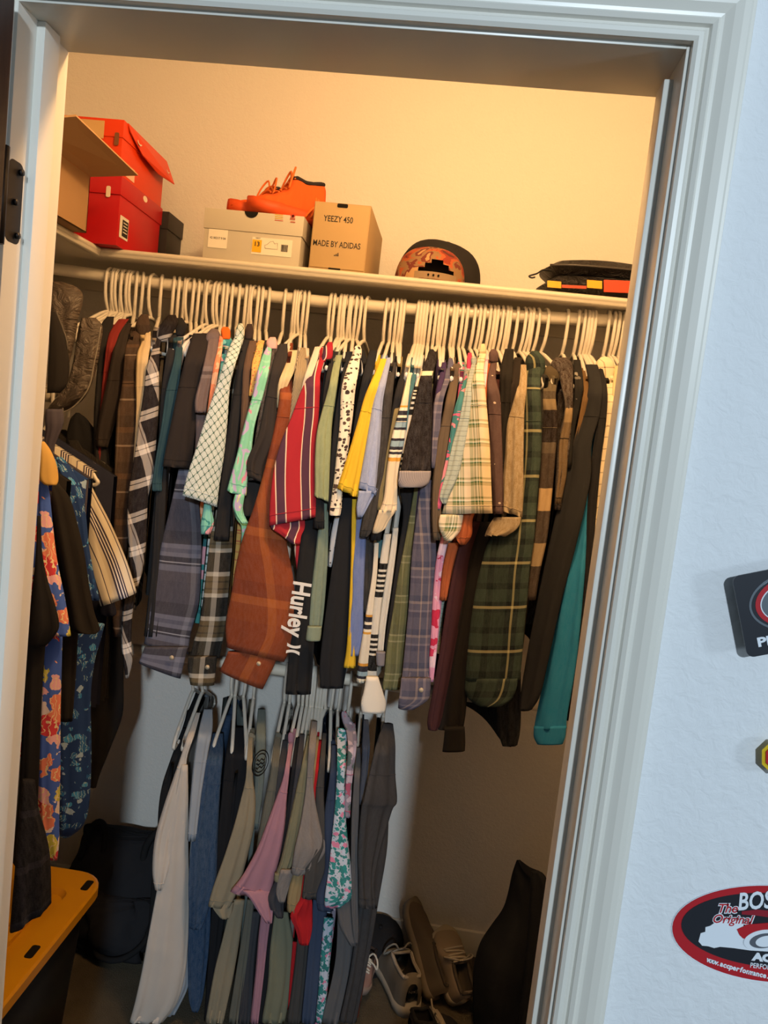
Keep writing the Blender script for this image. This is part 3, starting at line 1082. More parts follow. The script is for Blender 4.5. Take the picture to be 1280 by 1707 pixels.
G("t_shirt", "long black shirt with a broad sleeve left of the yellow t-shirt", BLK2, 599, "584,616,629 610,609,624 660,598,612 720,588,602 800,580,596", "830,572,592 880,563,588 950,553,585 1000,546,584 1060,538,581 1110,533,578 1146,534,572", layer=.7, Bl=1.2)
G("t_shirt", "bright yellow t-shirt with a cropped flared sleeve", solid("d9b32c"), 644, "598,634,645 620,626,641 660,609,626 700,598,618 740,587,610 780,575,603 822,562,596", "832,587,595 870,586,595 930,585,592 1010,582,588 1080,578,592 1112,573,592", layer=2.7, tilt=16)
G("t_shirt", "light blue heather t-shirt right of the yellow one", HEA_BLUE, 654, "596,645,652 630,635,645 665,623,638 710,616,635 760,608,632 820,598,629", "860,594,610 900,592,610 950,588,608 1000,587,606 1060,580,605 1092,578,597",
  Fd="818,598,628 832,596,620 846,594,612 862,595,603", layer=2.3, tilt=14, mats={'B': solid("6f7fae", .05)})
G("t_shirt", "dark grey t-shirt right of the light blue heather one", solid("393633", .03), 661, "604,650,661 640,641,656 700,635,650 780,627,642 840,610,632 880,602,622 895,600,612", "900,606,622 960,606,622 1020,604,618", layer=1.2)
G("t_shirt", "black t-shirt next to the thin khaki sleeve", BLK, 667, "610,672,681 650,660,672 700,650,662 760,642,654 840,628,645 900,618,634", layer=.5)
G("polo_shirt", "khaki shirt edge with a small dark hem tag", solid("85774f"), 673, "640,668,674 680,658,665 720,650,658 770,641,649 812,632,642 850,628,640", layer=1.6)
G("shirt", "cream shirt with orange, navy and blue bands on its sleeve", SLV_ST, 697, "612,682,688 650,674,682 700,661,677 735,652,673 785,645,663 830,640,661 852,633,660", "905,624,631 960,620,628 1010,612,622 1055,605,618 1100,598,613 1137,594,611",
  Fd="850,632,661 868,626,648 882,622,640 889,621,629", layer=2.9, mats={'F': solid("d6c3a2"), 'B': vbands(((0, "dcd3bf"), (.50, "c98f38"), (.515, "2b2a33"), (.55, "e6dcc4"), (.57, "2b2a33"), (.60, "e6dcc4"), (.62, "d39a3c"), (.635, "d9d0bc"), (.84, "c98f38"), (.86, "2b2a33"), (.90, "8ba3ad"), (.93, "2b2a33"), (.95, "e6dcc4"), (.98, "2b2a33")), .36)})
G("shirt", "teal shirt sliver between two cream shirts", solid("3f6a72"), 702, "608,690,698 640,684,691 665,679,684 720,672,678", "900,628,638 930,628,636", layer=1.8)
G("long_sleeve_tee", "white long tee with wide black striped bands", vbands(((0, "d5d0c2"), (.20, "1b1b1b"), (.245, "d5d0c2"), (.26, "1b1b1b"), (.28, "d5d0c2"), (.295, "1b1b1b"), (.315, "d5d0c2"), (.33, "1b1b1b"), (.35, "d5d0c2"), (.365, "1b1b1b"), (.385, "d5d0c2"), (.40, "1b1b1b"), (.44, "d5d0c2"),
    (.70, "1b1b1b"), (.73, "d5d0c2"), (.745, "1b1b1b"), (.765, "d5d0c2"), (.78, "1b1b1b"), (.80, "d5d0c2"), (.815, "1b1b1b"), (.835, "d5d0c2"), (.85, "1b1b1b"), (.96, "d5d0c2")), .36), 707, "615,700,706 650,690,698 700,679,688 740,672,680 800,664,672", "890,640,652 945,632,645 1005,623,636 1060,617,630 1100,614,628 1136,611,628",
  K="1128,611,630 1150,607,637 1172,602,643 1187,603,641", layer=1.7, Bl=.6, mats={'K': solid("d9d6cb")})
G("long_sleeve_tee", "plain white long tee with a grey cuff", solid("cfcbbf"), 712, "620,704,710 700,684,692 800,668,676", "880,655,664 920,650,660 980,640,652 1040,632,643 1088,628,638", K="1086,627,642 1100,627,641 1109,628,640", layer=1.3, mats={'K': solid("77757c")})
G("baseball_tee", "black tee with a cream shoulder yoke and grey ribbed cuffs", vbands(((0, "231d1b"), (.205, "d8c9a8"), (.252, "231d1b")), .40), 735, "586,718,728 602,709,727 625,702,720 645,697,720 690,688,720 730,678,719 790,667,718",
  C="582,716,722 590,713,727 600,711,727", K="785,666,718 796,664,717 806,664,713 812,666,702", layer=2.9, mats={'K': stripes(.004, ((0, "a39a98"), (.6, "6f6868")), 'u'), 'C': BLK})
G("t_shirt", "black shirt hem hanging under the grey ribbed cuff", BLK, 719, "640,706,714 720,694,702 800,684,692", "815,666,690 860,672,684 930,662,674 1000,652,664 1086,640,650", layer=.8)
G("flannel_shirt", "olive green plaid flannel shirt", P_OLIVE, 727, "640,716,722 720,704,712 800,696,703", "812,691,699 860,683,694 920,672,686 960,664,682 1020,655,679 1080,645,674 1120,641,671 1148,637,666", layer=1.4, nf=2.5, fold=.005)
G("t_shirt", "dark purple shirt sliver beside the black yoked tee", solid("3b2a4a"), 739, "604,737,744 630,732,741 660,726,733 740,718,724", "812,697,703 860,692,699 930,688,694", layer=1.4)
G("flannel_shirt", "lavender and tan plaid shirt with a long crumpled tail", P_LAV, 746, "614,745,755 640,735,747 670,724,738 720,721,733 780,719,730", "800,702,721 860,694,724 930,686,727 1000,682,724 1080,675,720 1134,670,719", K="1130,669,718 1150,667,717 1166,665,713 1181,664,690", C="597,748,754 606,746,756 618,744,755", layer=1.9, nf=3.5, fold=.007)
G("shirt", "brown linen shirt with an open collar", solid("5d4d3a"), 762, "624,754,765 660,745,760 700,737,752 740,729,746 800,722,736 860,720,734 900,722,733", C="606,757,766 614,752,770 630,753,770", layer=1.9)
G("shirt", "hot pink shirt with a patchwork print", camo(("cf5a78", "d9627e", "3f7a78", "d98a92", "cf5a78"), 16.0, 1.5), 771, "620,778,784 650,768,778 690,756,768 730,750,760 770,743,752 810,733,742 850,726,734", C="588,780,786 600,778,787 618,778,785", mats={'C': solid("c8405c")}, layer=2.0)
G("shirt", "pale grey green shirt with fine slub stripes", stripes(.012, ((0, "a3ab9d"), (.6, "868f84"), (.75, "a3ab9d")), 'v', .0, .05), 778, "604,787,793 640,778,790 690,768,784 740,755,775 790,743,764 826,734,748 840,738,744", C="593,787,792 600,785,795 608,786,794", layer=2.6)
G("shirt", "cream and green plaid short sleeved shirt with a wide flared sleeve", P_GREEN, 790, "590,800,810 615,793,806 645,787,808 690,782,812 740,770,816 790,757,818 856,736,821", C="573,802,808 582,799,810 596,796,809",
  Fd="858,734,772 872,731,770 886,734,766 901,741,752", layer=3.6, nf=1.0, fold=.003)
G("shirt", "red floral shirt sliver behind the green plaid collar", PINKFL, 799, "590,808,814 620,806,812 660,804,808", "880,740,752 930,728,742 990,722,737 1050,719,731 1100,716,726 1136,716,722", layer=1.4)
G("t_shirt", "burnt orange t-shirt with its sleeve end under the green plaid hem", solid("a8552a"), 806, "606,811,818 640,807,812 700,804,810 780,796,808 840,776,796 866,772,787 892,761,786 908,767,776", "905,748,766 950,738,754 1000,733,744", layer=2.2)
G("shirt", "mauve grey shirt with tiny white dots", dots("5a4748", "cbbcb0", 38.0, .10, .55), 816, "604,818,828 630,813,826 660,812,833 700,814,835 760,817,837 820,821,838 857,823,839", C="582,819,826 590,815,830 604,816,830", layer=2.4, nf=1.0)
G("long_sleeve_tee", "dark maroon long sleeved shirt hanging low", solid("3e1c1d"), 823, "616,826,834 660,823,832 740,818,826", "870,778,802 930,760,782 1000,746,774 1100,731,755 1160,720,743 1200,713,735 1216,714,728", layer=1.3, mats={}, Bl=.4)
G("sweatshirt", "black crew sweatshirt with a ribbed cuff hanging below the other sleeves", solid("191614"), 837, "582,842,856 620,834,854 680,833,850 740,828,843 820,818,838", "870,795,822 950,776,806 1030,762,790 1110,744,782 1180,731,777 1216,731,772", K="1212,742,774 1235,740,775 1252,738,774", layer=1.0, Bl=.6, cat="sweatshirt")
G("sweatshirt", "dark brown black hooded top left of the tan t-shirt", solid("241d19"), 850, "596,858,868 630,848,866 670,840,860 720,836,852 800,832,846", layer=.9, cat="sweatshirt")
G("t_shirt", "tan heather t-shirt with a double stitched sleeve hem", HEA_TAN, 862, "608,868,877 640,864,878 680,853,874 712,845,873 760,842,872 810,838,872 856,836,870", Fd="862,824,868 874,816,866 884,811,858 893,808,842", layer=2.8, tilt=10)
G("flannel_shirt", "dark green plaid flannel shirt jacket with long heavy sleeve", P_FOREST, 874, "612,880,902 640,873,900 700,873,902 760,872,901 820,868,896 870,846,892 900,816,890 950,800,883 1000,790,879 1050,783,874 1100,778,870 1134,775,866",
  C="585,886,897 597,877,906 615,876,908 632,876,902", K="1130,776,864 1150,775,860 1166,783,852 1176,800,838", layer=2.0, nf=1.0, fold=.003, t=.03, cat="shirt")
G("sweatshirt", "dark grey hooded top whose cuff dangles below the green flannel", solid("2c2b28", .04), 881, "640,900,908 700,898,906 800,893,902 900,886,894", "1120,838,868 1165,828,868 1200,828,868 1225,832,866 1243,838,862", layer=1.0, cat="sweatshirt")
G("shirt", "brown, black and cream colour block shirt with a cream collar", vbands(((0, "5f5645"), (.10, "4a4136"), (.16, "7b6b52"), (.22, "2a2220"), (.36, "5e5346"), (.41, "473c33"), (.56, "b79a70"), (.66, "4a4038"), (.80, "a89270"), (.90, "4a4038")), .55), 896,
  "630,908,930 660,905,926 700,906,929 750,903,926 800,899,922 850,896,917 900,888,911 950,884,900 1000,876,892", C="610,912,922 620,906,931 636,907,934", layer=1.6, nf=1.0, mats={'C': solid("4e4432")})
G("sweatshirt", "dark heather grey hooded sweatshirt", HEA_DARK, 910, "612,930,955 640,935,955 680,941,954 740,930,950 800,926,942 850,924,934", C="596,926,945 606,919,953 622,922,955", layer=.8, cat="sweatshirt")
G("jacket", "tan and black two tone jacket sleeve", vbands(((0, "1d1a19"), (.16, "8f7a5a"), (.30, "6e5c44")), .46), 946, "640,948,958 670,943,955 700,940,953 740,932,947 790,930,944 840,925,934", layer=1.6, cat="jacket")
G("t_shirt", "black t-shirt with a small white print near the right end", blobs("191817", ("8a8680", "191817", "191817", "6d6963"), 60.0, .35, 1.0, .6, seed=4.0), 965, "600,956,967 640,958,972 680,955,966 715,950,958 780,942,952", layer=.9)
G("shirt", "tan shirt sliver beside the navy black jacket", solid("6e5433"), 975, "618,967,975 650,972,982 690,966,975 740,956,964", layer=1.0)
G("jacket", "black zip jacket with long sleeve at the right end", solid("222326"), 981, "608,976,996 645,981,1004 690,970,1000 740,953,986 800,940,984 900,917,962 1000,896,936 1100,877,914 1160,868,900 1184,868,886", layer=1.5, nf=1.0, cat="jacket")
G("long_sleeve_tee", "bright teal long sleeved athletic shirt", solid("2a86b4", .03), 986, "690,986,992 730,980,987 780,973,985 840,964,982 900,950,979 1000,932,971 1100,913,961 1190,894,946 1215,890,944", K="1210,890,944 1228,890,942 1240,896,938", layer=1.9, nf=1.5)
G("t_shirt", "black shirt right of the bright teal sleeve", solid("1a1a1e"), 991, "612,996,1004 650,1001,1012 700,996,1010 780,985,1000 900,975,990 1000,966,986 1100,955,976 1200,944,965", layer=2.0)
G("shirt", "cream shirt with a thin brown window pane grid", GRID, 1015, "625,1008,1024 660,1006,1024 710,1000,1020 760,997,1013 820,990,1006 880,981,994 940,974,982", C="595,1002,1014 605,994,1022 625,994,1024 640,1000,1022", layer=1.4)
G("t_shirt", "cream shirt sliver against the right jamb", solid("cdbb93"), 1025, "610,1024,1034 640,1022,1034 700,1018,1032 800,1006,1022", layer=.5)
G("t_shirt", "dark navy shirt last before the right jamb", solid("17161d"), 1041, "606,1030,1042 650,1032,1046 750,1022,1040 900,1000,1022", layer=.2)

UP = [182, 187, 192, 197.5, 202, 207, 212, 216, 221, 226, 236, 254, 268, 288, 297, 307, 315, 321, 330, 340, 349, 361, 367, 372, 378, 387, 398, 410, 416, 424, 430, 437, 448, 476, 491, 496, 500.6, 505, 512, 551, 556, 567, 572, 577, 582, 588, 593, 599, 612, 644, 654, 661, 667, 673,
      697, 702, 707, 712, 719, 727, 735, 739, 746, 756, 762, 771, 778, 790, 799, 806, 816, 823, 829, 837, 845, 850, 862, 874, 881, 888, 896, 910, 946, 965, 975, 981, 986, 991, 1015, 1025, 1031, 1041]
for hx in UP:
    p = un(hx, 497 if hx < 500 else 520, YR)
    yaw, lab = HOOKS.get(("upper", round(hx)), (-0.12 if hx < 700 else 0.1, None))
    hanger((p[0], YR, rodz(p[0]) + 0.0165), yaw, "upper", 0.0, lab)

# lettering on the sleeve of the black long sleeved tee
M_WHITE = plain("e8e6e0", 0.6, 0.2, name="white_print")
tee = next(o for o in bpy.data.objects if o.get("label", "").startswith("black long sleeved tee with white lettering"))
pa, pb = un(503, 968, 1.000), un(490, 1062, 1.000)
Mt = plane_M((pa + pb) / 2, pb - pa, un(530, 1010, 1.0) - un(490, 1012, 1.0))
text_obj("lettering", "Hurley", M_WHITE, Mt, 0.063, tee, 0.0008, 'CENTER', 0.80, 0.0016)
for sgn in (-1, 1):       # the two back-to-back arcs of the emblem
    pts = []
    for a in np.linspace(-0.6, 0.6, 9):
        pts.append((sgn * (0.003 + 0.030 * (1 - math.cos(a))), 0.030 * math.sin(a) / 0.6))
    for a in np.linspace(0.6, -0.6, 9):
        pts.append((sgn * (0.012 + 0.022 * (1 - math.cos(a * 1.4))), 0.030 * math.sin(a) / 0.6))
    if sgn < 0: pts = pts[::-1]
    c = un(489, 1082, 1.0)
    Me = plane_M(c, pb - pa, un(530, 1010, 1.0) - un(490, 1012, 1.0))
    poly_plate("emblem", [(p[0] * 0.7, p[1] * 0.6) for p in pts], Me, 0.001, M_WHITE, tee)

# ------------------------------------------------------------------ lower row
P_ELEPH = blobs("b9c4d4", ("2f7f80", "2a7374", "2f7f80", "2f8a88", "d17f9f"), 105.0, 0.75, 1.0, 0.9, seed=6.0)
L = dict(row="lower")
G("t_shirt", "black t-shirt at the left end of the lower row", solid("121316"), 322, "1214,304,314 1240,294,308 1270,283,300 1310,270,292 1350,264,284 1400,262,280", "1400,258,276 1480,252,270 1560,246,262", layer=-4.5, bare=True, **L)
G("t_shirt", "off white t-shirt with a long tail at the left end of the lower row", solid("b9b3ab"), 338, "1188,327,334 1225,313,324 1262,301,312 1300,288,310 1350,271,300 1400,258,290 1450,254,280 1482,258,270", "1275,303,313 1340,289,314 1400,277,314 1480,262,315 1560,247,314 1620,236,309 1670,225,296 1703,216,272", layer=1.2, fold=.006, nf=2.5, Bl=1.6, **L)
G("t_shirt", "pale blue grey t-shirt behind the off white one", solid("8e98a3"), 345, "1182,340,354 1215,332,354 1260,324,346 1320,318,336 1400,312,326", "1560,300,316 1610,290,315 1645,285,313 1690,256,292", layer=.5, **L)
G("t_shirt", "faded denim blue t-shirt in the lower row", solid("2f4560", .06), 387, "1222,352,372 1260,343,372 1320,334,367 1400,320,363 1470,314,360 1520,315,346 1546,316,336", "1500,314,352 1560,313,350 1620,313,344 1662,314,338 1684,319,331", layer=-.5, bare=True, fold=.007, nf=3, **L)
G("t_shirt", "black t-shirt on slack hangers right of the denim blue one", solid("0f1015"), 393, "1212,384,424 1260,376,420 1320,370,410 1400,362,392 1500,354,380 1600,347,364 1700,340,356", layer=-4.5, bare=True, **L)
G("t_shirt", "khaki tan t-shirt left of the pink one", solid("857d69"), 424, "1226,414,424 1260,412,421 1300,409,422 1335,401,426 1380,389,423 1430,373,412 1480,355,398 1510,347,384", "1500,386,408 1560,372,400 1620,357,390 1703,342,372", C="1221,415,420 1226,414,426 1234,414,426", Fd="1504,350,390 1516,356,388 1529,366,382", layer=2.0, **L)
G("t_shirt", "grey green t-shirt with a dark round print", solid("5f6a67"), 407, "1182,430,442 1220,427,443 1270,425,442 1320,424,438 1380,418,430", layer=-1, bare=True, **L)
G("t_shirt", "olive grey t-shirt between the khaki and the pink ones", solid("5e5e55"), 476, "1226,458,468 1260,454,466 1300,448,462 1340,440,458 1390,431,450 1450,424,440", "1500,412,424 1580,400,416 1703,380,400", C="1221,460,466 1226,458,470 1234,458,469", layer=.8, **L)
G("t_shirt", "dark grey t-shirt behind the pink one", solid("37383d"), 485, "1234,471,480 1280,464,477 1330,457,473 1400,450,466", "1520,420,434 1600,408,424 1703,396,418", layer=.3, **L)
G("t_shirt", "dusty pink t-shirt with a crumpled sleeve", solid("a17684"), 500, "1234,482,489 1270,477,484 1300,471,481 1325,463,478 1370,447,475 1420,428,467 1465,404,456 1492,384,450", "1500,438,456 1560,431,447 1620,426,440 1703,417,430", C="1221,482,487 1227,480,490 1238,480,489",
  Fd="1484,404,455 1500,418,456 1516,428,455 1537,442,453", layer=2.5, tilt=12, fold=.006, nf=2.5, **L)
G("t_shirt", "black t-shirt right of the pink one", solid("18181c"), 507, "1230,493,501 1280,486,496 1340,478,490 1440,464,478", "1520,452,464 1703,430,446", layer=.3, **L)
G("t_shirt", "dark slate grey t-shirt left of the olive one", solid("3b3b40"), 514, "1224,500,508 1270,494,504 1330,486,498 1400,476,490 1460,462,478 1500,446,474 1528,460,472", layer=1.0, **L)
G("t_shirt", "sage olive t-shirt with a long tail", solid("77745c"), 520, "1226,513,520 1270,504,514 1320,493,508 1380,480,501 1430,469,490 1462,458,474", "1520,458,480 1580,450,490 1640,446,486 1703,436,474", layer=2.0, K="1456,458,474 1464,457,473 1468,457,470", mats={'B': solid("70725f")}, **L)
G("t_shirt", "pale taupe t-shirt whose sleeve juts to the right", solid("7c7672", .05), 524, "1202,520,529 1250,514,526 1300,511,522 1340,506,526 1380,499,535 1410,492,545 1432,488,534 1456,485,506", Fd="1450,468,500 1470,462,486 1490,460,478 1503,464,474", layer=2.4, **L)
G("t_shirt", "sand coloured t-shirt hem under the taupe sleeve", solid("8a7a58"), 530, "1228,526,532 1280,520,526 1340,514,520 1400,505,514 1450,490,506 1490,480,501 1518,478,496", layer=2.1, **L)
G("t_shirt", "bright red t-shirt peeking out with its hem", solid("a8131b"), 535, "1234,528,536 1270,525,532 1320,521,527 1400,514,522 1470,504,516 1500,500,520 1525,484,521 1548,492,520 1572,498,514", "1570,488,496 1620,484,490 1680,480,486", layer=1.7, fold=.006, nf=3, **L)
G("t_shirt", "graphite grey t-shirt with a square cut sleeve", solid("3f3e3d"), 540, "1222,538,544 1270,533,542 1330,526,540 1400,532,546 1435,512,549 1465,507,547 1496,503,535", "1500,500,520 1600,492,512 1703,478,502", layer=1.4, **L)
G("t_shirt", "navy blue t-shirt left of the teal animal print shirt", solid("2e3c55"), 555, "1242,553,562 1290,550,561 1350,542,560 1400,541,558 1450,541,556 1490,528,552 1516,530,556", "1500,522,548 1560,516,540 1620,510,534 1703,502,526", layer=1.6, Bl=.5, mats={'B': solid("34435c")}, **L)
G("shirt", "teal and white shirt printed with small pink animals", P_ELEPH, 567, "1225,562,576 1270,562,576 1320,560,574 1360,557,576 1410,552,581 1450,548,586 1490,542,590 1510,541,568", "1530,540,556 1600,534,550 1660,530,544 1703,526,536", C="1214,564,572 1224,562,580 1250,563,581 1275,570,580", layer=2.6, **L)
G("shirt", "lilac floral shirt with its collar turned out", blobs("8b8494", ("a8546e", "5d6a68", "b9a9b6"), 60.0, .6, 1.0, .9, seed=9.), 584, "1205,574,592 1240,580,594 1290,577,588 1340,574,584 1362,575,583", C="1186,570,576 1194,569,582 1212,574,592 1238,588,596", layer=1.8, **L)
G("t_shirt", "mid grey t-shirt right of the teal animal print shirt", solid("58585a"), 606, "1246,595,603 1300,590,600 1360,586,598 1430,585,597 1500,585,597 1545,587,597 1573,590,596", "1490,562,592 1560,562,590 1620,556,584 1703,536,566", layer=1.8, Fd="1500,560,585 1520,562,590 1545,566,592 1574,582,595", **L)
G("t_shirt", "blue grey t-shirt sliver behind the last grey one", solid("454b58"), 612, "1200,606,614 1240,604,616 1270,603,614 1340,598,608", layer=.4, **L)
G("t_shirt", "charcoal t-shirt with a dark round chest print at the right end of the lower row", solid("3a3a3c", .02), 644, "1206,640,654 1240,628,658 1290,616,658 1335,606,661 1352,602,652 1420,597,632 1470,598,622 1512,598,626", "1350,606,648 1420,606,644 1500,600,630 1580,590,616 1640,580,604 1703,566,592", layer=1.0, Bl=.2, skew=.10, **L)
LOWH = [322, 338, 387, 393, 407, 424, 476, 485, 500, 507, 514, 520, 524, 530, 535, 540, 546, 555, 567, 584, 606, 644]
for hx in LOWH:
    p = un(hx, 1148, YR)
    yaw, lab = HOOKS.get(("lower", round(hx)), (-0.1, None))
    hanger((p[0], YR, LRZ + 0.0165), yaw * 0.8, "lower", 0.0, lab)
# printed roundels on two of the tees
for lbl, (px, py), rad, YY in (("charcoal t-shirt with a dark round", (634, 1330), 0.042, 1.035), ("grey green t-shirt with a dark round", (434, 1272), 0.028, 1.025)):
    ob = next(o for o in bpy.data.objects if o.get("label", "").startswith(lbl))
    c = un(px, py, YY)
    bmr = bmesh.new()
    Mr = plane_M(c, (0.45, 0.6, 0), (0, 0, 1))
    for r0, r1 in ((rad * .90, rad), (rad * .66, rad * .74)):
        n = 40
        vs = [[bmr.verts.new((r * math.cos(6.2832 * i / n), r * math.sin(6.2832 * i / n) * 1.25, 0)) for i in range(n)] for r in (r0, r1)]
        for i in range(n):
            bmr.faces.new((vs[0][i], vs[1][i], vs[1][(i + 1) % n], vs[0][(i + 1) % n]))
    for k in range(3):
        vs = [bmr.verts.new((rad * .5 * (-1 + .2 * i), rad * (.35 - .35 * k) + rad * .1 * math.sin(i * 1.3 + k), 0)) for i in range(11)]
        ws_ = [bmr.verts.new((v.co.x, v.co.y - rad * .13, 0)) for v in vs]
        for i in range(10):
            bmr.faces.new((vs[i], ws_[i], ws_[i + 1], vs[i + 1]))
    bmesh.ops.transform(bmr, matrix=Mr, verts=bmr.verts)
    bm_obj("chest_print", bmr, plain("17181b", 0.8, 0.1, name="dark_print"), ob)

# ------------------------------------------------------------------ clothes on the left wall rod


def left_garment(kind, label, mat, Y, S=None, B=None, C=None, Fd=None, mats=None, cat="shirt", t=0.035, fold=0.005, nf=2.0, hang=True, wrinkle=0.0, skew=0.05, tilt=0.0, btilt=0.0, tx=0.384):
    _seed[0] += 1
    sd = _seed[0]
    mats = mats or {}
    e = empty(kind, (XLR, Y, ZLR - 0.14), label, cat, "clothes on the left wall rod")
    if B: strip("body", B, mats.get('B', mat), e, Y + 0.02, 'flat', t, skew, fold, nf, sd + 10, tilt=btilt)
    if S: strip("sleeve", S, mat, e, Y, 'flat', t * 0.9, skew, fold, nf, sd, wrinkle=wrinkle, tilt=tilt)
    if C: strip("collar", C, mats.get('C', mat), e, Y - 0.01, 'flat', 0.02, skew, 0.002, 1.0, sd + 20, round_top=True)
    if Fd: strip("hem_turn", Fd, mats.get('F', mat), e, Y - 0.012, 'flat', t * 0.7, skew, fold, nf, sd + 30)
    # torso over the hanger, hidden behind the jamb in the photograph
    za = ZLR + 0.0165 + NECK
    V, U, Fc = [], [], []
    NX = 8
    for s in (-1, 1):
        for k in range(2):
            for i in range(NX + 1):
                x = XLR - 0.19 + tx * i / NX
                dz = DROP * abs(x - XLR) / ARM
                z = za - dz + 0.015 if k == 0 else za - 0.66
                V.append((x, Y + 0.035 + s * 0.010, z)); U.append((x, z))
    n1 = NX + 1
    for i in range(NX):
        Fc.append((i, i + 1, n1 + i + 1, n1 + i)); Fc.append((2 * n1 + i, 3 * n1 + i, 3 * n1 + i + 1, 2 * n1 + i + 1)); Fc.append((i, 2 * n1 + i, 2 * n1 + i + 1, i + 1))
    mesh_obj("torso", V, Fc, mats.get('B', mat), e, U)
    if hang:
        h = hanger((XLR, Y + 0.035, ZLR + 0.0165), math.pi / 2, "left", 0.0, label)
    return e


LG = left_garment
LG("shirt", "dark plaid shirt tail hanging lowest over the yellow lid", plaid(.09, ((0, "1c1c22"), (.6, "2b2b33"), (.7, "1c1c22")), .10, ((0, "17171c"), (.55, "33333c"), (.68, "17171c")), .5), .47, None,
   "1300,38,58 1350,33,64 1400,28,77 1450,24,84 1528,16,86", btilt=-52, t=.025)
LG("t_shirt", "black t-shirt nearest the left jamb", solid("131214"), .54, "860,62,68 920,60,70 970,56,80 1010,52,92 1040,50,98 1056,46,92 1074,44,76", "1060,42,76 1150,40,70 1250,36,66 1350,30,62 1440,22,58")
LG("shirt", "royal blue shirt with coral, pink and lime flowers", HAWAII, .62, "782,67,74 820,65,82 870,64,87 930,66,94 990,76,106 1030,84,113 1058,88,117", "1056,74,104 1120,68,102 1200,63,100 1280,62,100 1350,64,98 1400,70,98 1432,82,95",
   C="736,68,74 750,68,84 775,66,94 798,66,97 808,74,94", mats={'C': solid("cfa85e")}, fold=.003)
LG("t_shirt", "black t-shirt behind the blue flowered shirt", solid("1a1716"), .70, "806,80,98 830,84,116 870,89,128 920,97,140 980,107,149 1020,113,157 1046,118,166 1054,130,160", "1048,90,130 1120,92,126 1200,94,120")
LG("shirt", "navy shirt with pale blue leaf and flower print", NAVYFL, .79, "762,94,104 785,98,122 820,108,136 860,121,143 910,129,148 960,140,157 1000,150,166", "1040,128,174 1065,112,168 1100,103,158 1160,100,151 1250,97,152 1330,97,149 1370,98,140 1394,100,116")
LG("shirt", "cream and navy striped shirt with a short sleeve", CREAM_ST, .87, "796,137,146 830,141,162 870,144,182 910,146,199 950,152,214 998,166,228", None, fold=.004, t=.03, tilt=-24, tx=.36)
LG("t_shirt", "black t-shirt behind the cream and navy striped shirt", solid("1b1a1c"), .93, "752,96,102 772,104,128 795,114,150 820,130,158 860,140,162 920,146,170", "1000,166,190 1020,164,194 1026,172,190", mats={'B': solid("1b1f33")}, tx=.384)
LG("cardigan", "dark grey cable knit cardigan at the back of the left rod", knit("3a3530", "1d1a17", 120.0), .98, "734,114,130 752,118,140 775,128,158 800,146,174 830,158,181 865,164,187 884,166,189", None, cat="cardigan", t=.03)
LG("coat", "long black coat hanging in the left back corner", solid("0d0c0d"), 1.03, "688,126,132 702,116,148 740,110,172 800,116,185 880,128,192 960,146,200", "960,150,202 1050,154,206 1130,150,206 1190,148,204 1240,148,186 1285,148,168 1312,149,160", cat="coat", hang=False)
LG("sweatshirt", "lilac grey hood hanging under the puffer jacket", solid("4a4653"), .80, "682,76,104 700,75,106 716,76,102 740,73,92 765,72,86", None, cat="sweatshirt", hang=False)

# puffer jacket by its hood on a wall hook
pj = empty("puffer_jacket", (XL + 0.1, 0.98, 2.0), "olive grey puffer jacket with hood above the left wall clothes", "jacket", "clothes on the left wall rod")
M_PUFF = shiny("564c43")
M_PUFFIN = solid("201c1a")
strip("body", "530,136,160 545,131,171 575,126,168 605,121,163 635,112,155 660,96,143 675,84,126 687,76,104", M_PUFF, pj, .98, 'flat', .11, .04, .004, 1.5, 3, wrinkle=.006, nrow=48)
strip("hood", "470,86,104 478,84,126 488,84,137 505,84,138 530,84,131 556,84,127 590,84,120 620,84,112", M_PUFF, pj, .95, 'flat', .07, .03, .003, 1.2, 4, wrinkle=.003, nrow=40)
strip("lining", "520,82,93 550,82,103 580,82,112 610,80,116 640,79,112 655,78,100", M_PUFFIN, pj, .89, 'flat', .03, .03, .002, 1.2, 5)
p1 = [un(x, y, .925) for x, y in ((92, 517), (100, 536), (106, 552), (111, 568), (113, 585))]
tube("zip", smooth_path(p1, 16), .003, plain("4a433c", .5), pj)
tube("drawcord", smooth_path([un(x, y, .90) for x, y in ((104, 680), (106, 692), (104, 704), (100, 698), (102, 684))], 24), .0022, plain("55504c", .6), pj)
tube("drawcord", smooth_path([un(x, y, .92) for x, y in ((168, 545), (163, 575), (156, 610), (150, 640), (138, 662), (120, 680), (104, 688))], 30), .0016, plain("8a8378", .4), pj)
tube("hanging_loop", smooth_path([(XL + 0.1, .99, 2.0), (XL + 0.05, 1.0, 2.02), (XL + .03, 1.0, 1.99), (XL + .25, .98, 1.93)], 16), .003, plain("2a2622", .6), pj)
hk = empty("coat_hook", (XL, 1.0, 1.96), "dark metal coat hook on the left closet wall", "hook")
tube("hook_arm", smooth_path([(XL, 1.0, 1.96), (XL + .03, 1.0, 1.955), (XL + .05, 1.0, 1.965), (XL + .055, 1.0, 1.99)], 14), .004, M_BRONZE, hk)
box("hook_plate", (XL, .985, 1.93), (XL + .004, 1.015, 2.0), M_BRONZE, hk, .001)

# ------------------------------------------------------------------ things on the shelf


def card_mat(c, gloss=0.55):
    return plain(c, gloss, 0.35, name="cardboard")


KRAFT, KRAFT_IN = card_mat("a8845c", 0.8), card_mat("b8946a", 0.85)
ZS = SZ + 0.0006


